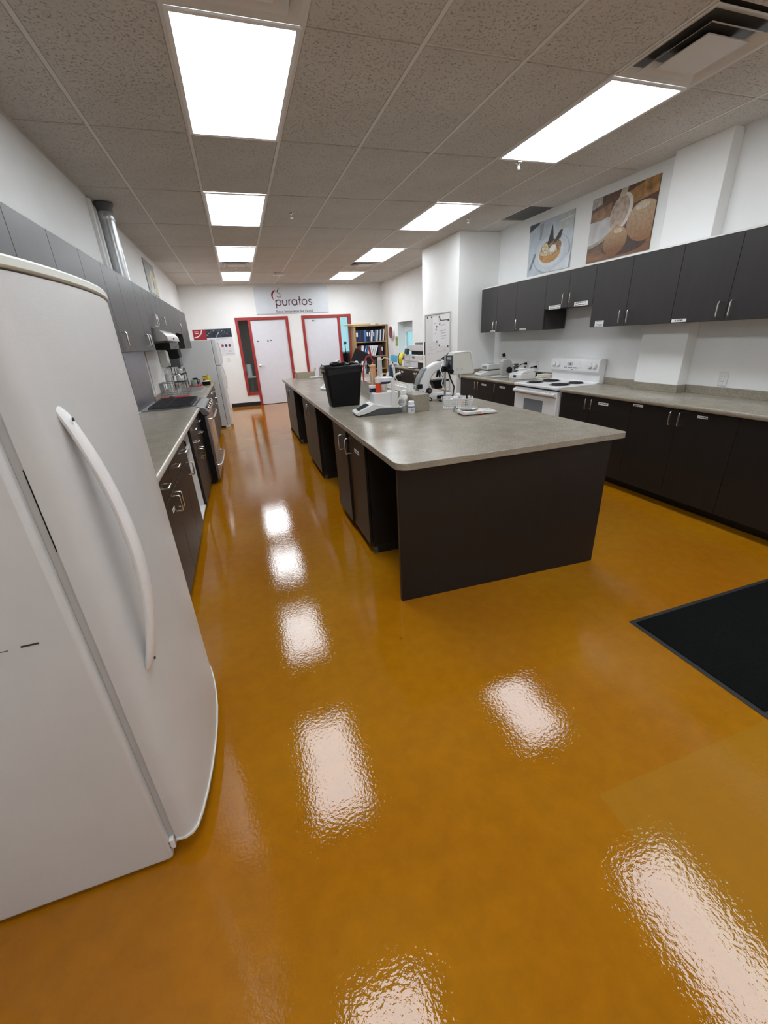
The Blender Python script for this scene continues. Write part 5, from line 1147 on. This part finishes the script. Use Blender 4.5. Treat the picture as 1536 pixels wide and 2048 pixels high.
MB().tube([(-.085, -.02, .32), (-.12, -.05, .37), (-.14, -.06, .33), (-.10, -.06, .22), (-.055, -.05, .14), (-.06, -.04, .06), (-.12, -.03, .02)], .007, 8).build('black_cable', M_black, t, local=True)
MB().tube([(-.09, .02, .35), (-.17, -.02, .36), (-.20, -.04, .30), (-.17, -.05, .24), (-.19, -.05, .18), (-.16, -.05, .12)], .004, 8).build('white_cable', M_whitep, t, local=True)
t = thing('cable_bundle', 'tangle of black cables between the ledge end and the white basket', 'cable', (2.90, 1.12, .914))
mb = MB()
for k in range(6):
    c = (random.uniform(-.02, .06), random.uniform(-.05, .08)); R0 = random.uniform(.03, .055); ph = random.uniform(0, 6)
    mb.tube([(c[0]+R0*math.cos(a+ph), c[1]+1.2*R0*math.sin(a+ph), .010+.014*k+.02*(1+math.sin(2*a+ph))) for a in [2*PI*i/14 for i in range(13)]], .006, 6)
mb.build('cables', M_black, t, local=True)

# white basket with contents
t = thing('basket', 'white slotted plastic basket on the island holding small supplies', 'basket', (3.10, .79, .914), -.42)
bw, bd, bh = .27, .20, .085
bx(-bw/2+.015, bw/2-.015, -bd/2+.015, bd/2-.015, 0, .005).build('floor', M_whitep, t, local=True)
def bwall(p0, p1, nrm):
    p0, p1 = Vector((*p0, 0)), Vector((*p1, 0)); d = (p1-p0); L = d.length; d.normalize(); n = Vector((*nrm, 0)); mb = MB()
    def seg(u0, u1, z0, z1):
        q = []
        for z in (z0, z1):
            o = n*(.016*z/bh)
            for u in (u0, u1):
                for th in (0, .003): q.append(p0+d*u+o+n*th+Z*z)
        mb.add([q[0], q[2], q[3], q[1], q[4], q[6], q[7], q[5]], [(0, 3, 2, 1), (4, 5, 6, 7), (0, 1, 5, 4), (1, 2, 6, 5), (2, 3, 7, 6), (3, 0, 4, 7)])
    for z in (0, .020, .038, .056): seg(0, L, z, z+.011)
    seg(-.008, L+.008, .073, .088)
    k = 0
    while k*L/12 <= L+.001: seg(max(0, k*L/12-.003), min(L, k*L/12+.003), 0, bh); k += 1
    mb.build('slotted_wall', M_whitep, t, local=True, smooth=False)
a, b = bw/2-.015, bd/2-.015
bwall((-a, -b), (a, -b), (0, -1)); bwall((a, b), (-a, b), (0, 1)); bwall((a, -b), (a, b), (1, 0)); bwall((-a, b), (-a, -b), (-1, 0))
q = MB()
for k in range(4): q.ball((random.uniform(-.05, .01), random.uniform(-.03, .04), .035+.022*k), .024, 10, (1.1, .7, .9))
tt = thing('tissue', 'crumpled white tissue and wipes inside the white basket', 'tissue', (3.10, .80, .92)); q.build('wad', M_paper, tt, local=True, ang=70)
tt = thing('dropper_bottle', 'small black dropper bottle standing in the white basket', 'bottle', (3.17, .74, .92)); MB().lathe([(.014, 0), (.014, .065), (.007, .075)], n=12).build('bottle', M_black, tt, local=True); MB().lathe([(.008, .075), (.009, .095), (.005, .11)], n=10).build('bulb', M_black, tt, local=True)
tt = thing('vial', 'cream capped vial standing in the white basket', 'bottle', (3.12, .72, .92)); MB().lathe([(.014, 0), (.014, .06)], n=12).build('vial', M_peach, tt, local=True); MB().lathe([(.015, .06), (.015, .08)], n=12).build('cap', M_cream, tt, local=True)
# bench scale in front
t = thing('bench_scale', 'small white bench scale with round steel pan beside the basket', 'scale', (3.03, .43, .914), -.15)
MB().prism(rrect(-.09, .095, -.085, .085, .03), 'z', .008, .036).build('body', M_whitep, t, local=True, bevel=.006)
MB().prism([(.08, .008), (.08, .036), (.20, .022), (.215, .012), (.20, .008)], 'y', -.075, .075).build('display_wing', M_whitep, t, local=True, bevel=.004)
MB().flat(rrect(-.03, .03, -.05, .05, .004), (.14, 0, .0295), Vector((.993, 0, -.117)), Y, Vector((.117, 0, .993)), .001).build('display', M_lgrey, t, local=True)
MB().lathe([(.012, .036), (.012, .044), (.074, .045), (.078, .050), (.074, .053), (.002, .053)], (-.01, .0, 0), 26).build('pan', M_steel, t, local=True)
for sx, sy in ((-.07, -.065), (-.07, .065), (.08, -.065), (.08, .065)): MB().lathe([(.014, 0), (.014, .009)], (sx, sy, 0), 10).build('foot', M_redp, t, local=True)
MB().flat(rrect(-.022, .022, -.005, .005, .002), (.04, -.0855, .022), X, Z, -Y, .001).build('badge', M_peach, t, local=True)
MB().tube([(-.06, .085, .02), (-.09, .13, .05), (-.10, .12, .008), (-.07, .15, .006)], .003, 6).build('cord', M_black, t, local=True)

# far end of the island
t = thing('cardboard_box', 'small open cardboard box at the far end of the island', 'box', (2.40, 5.38, .914), 0)
w_, d_, h_ = .17, .09, .155
mb = MB(); mb.box(-w_, w_, -d_, d_, 0, .004).box(-w_, w_, -d_, -d_+.004, .004, .10).box(-w_, w_, d_-.004, d_, .004, .10).box(-w_, -w_+.004, -d_, d_, .004, .10).box(w_-.004, w_, -d_, d_, .004, .10); mb.build('carton', M_card, t, local=True, smooth=False)
MB().prism([(w_, .10), (w_+.03, .165), (w_+.026, .166), (w_-.004, .10)], 'y', -d_, d_).build('flap', M_card, t, local=True, smooth=False); MB().prism([(-w_, .10), (-w_-.04, .15), (-w_-.036, .152), (-w_+.004, .10)], 'y', -d_, d_).build('flap', M_card, t, local=True, smooth=False)
t = thing('crumpled_paper', 'crumpled white paper beside the cardboard box', 'paper', (2.55, 5.14, .914)); mb = MB()
for k in range(6): mb.ball((-.09+.04*k, random.uniform(-.03, .03), .02), .026, 8, (1.4, 1, .75))
mb.build('wad', M_paper, t, local=True, ang=20)
t = thing('bench_scale', 'small white scale with blue display half hidden behind the black bin', 'scale', (2.44, 3.15, .914), .3)
MB().prism([(-.14, 0), (-.145, .02), (-.05, .085), (.12, .09), (.13, 0)], 'y', -.10, .10).build('body', M_whitep, t, local=True, bevel=.008)
sl = Vector((.095, 0, .065)).normalized(); MB().flat(rrect(-.035, .03, -.07, .07, .004), Vector((-.10, 0, .0525)), sl, Y, Vector((-sl.z, 0, sl.x)), .002).build('display', M_blue, t, local=True)
MB().lathe([(.08, .088), (.08, .10)], (.04, 0, 0), 22).build('pan', M_steel, t, local=True)
t = thing('plastic_tray', 'shallow white plastic tray on the far right half of the island', 'tray', (3.16, 2.55, .914))
mb = MB(); mb.box(-.16, .16, -.42, .42, 0, .008).box(-.16, -.152, -.42, .42, .008, .03).box(.152, .16, -.42, .42, .008, .03).box(-.152, .152, -.42, -.412, .008, .03).box(-.152, .152, .412, .42, .008, .03); mb.build('tray_shell', M_whitep, t, local=True, bevel=.002)

# ------------------------------------------------------------------ entrance mat
t = thing('entrance_mat', 'black carpeted entrance mat on the ochre floor at right', 'mat', (3.9, -1.6, 0))
bx(3.11, 4.62, -1.945, -1.265, 0, .004).build('rubber_rim', M_matr, t, bevel=.002); bx(3.135, 4.595, -1.92, -1.29, .004, .009).build('carpet', M_mat, t, bevel=.002)
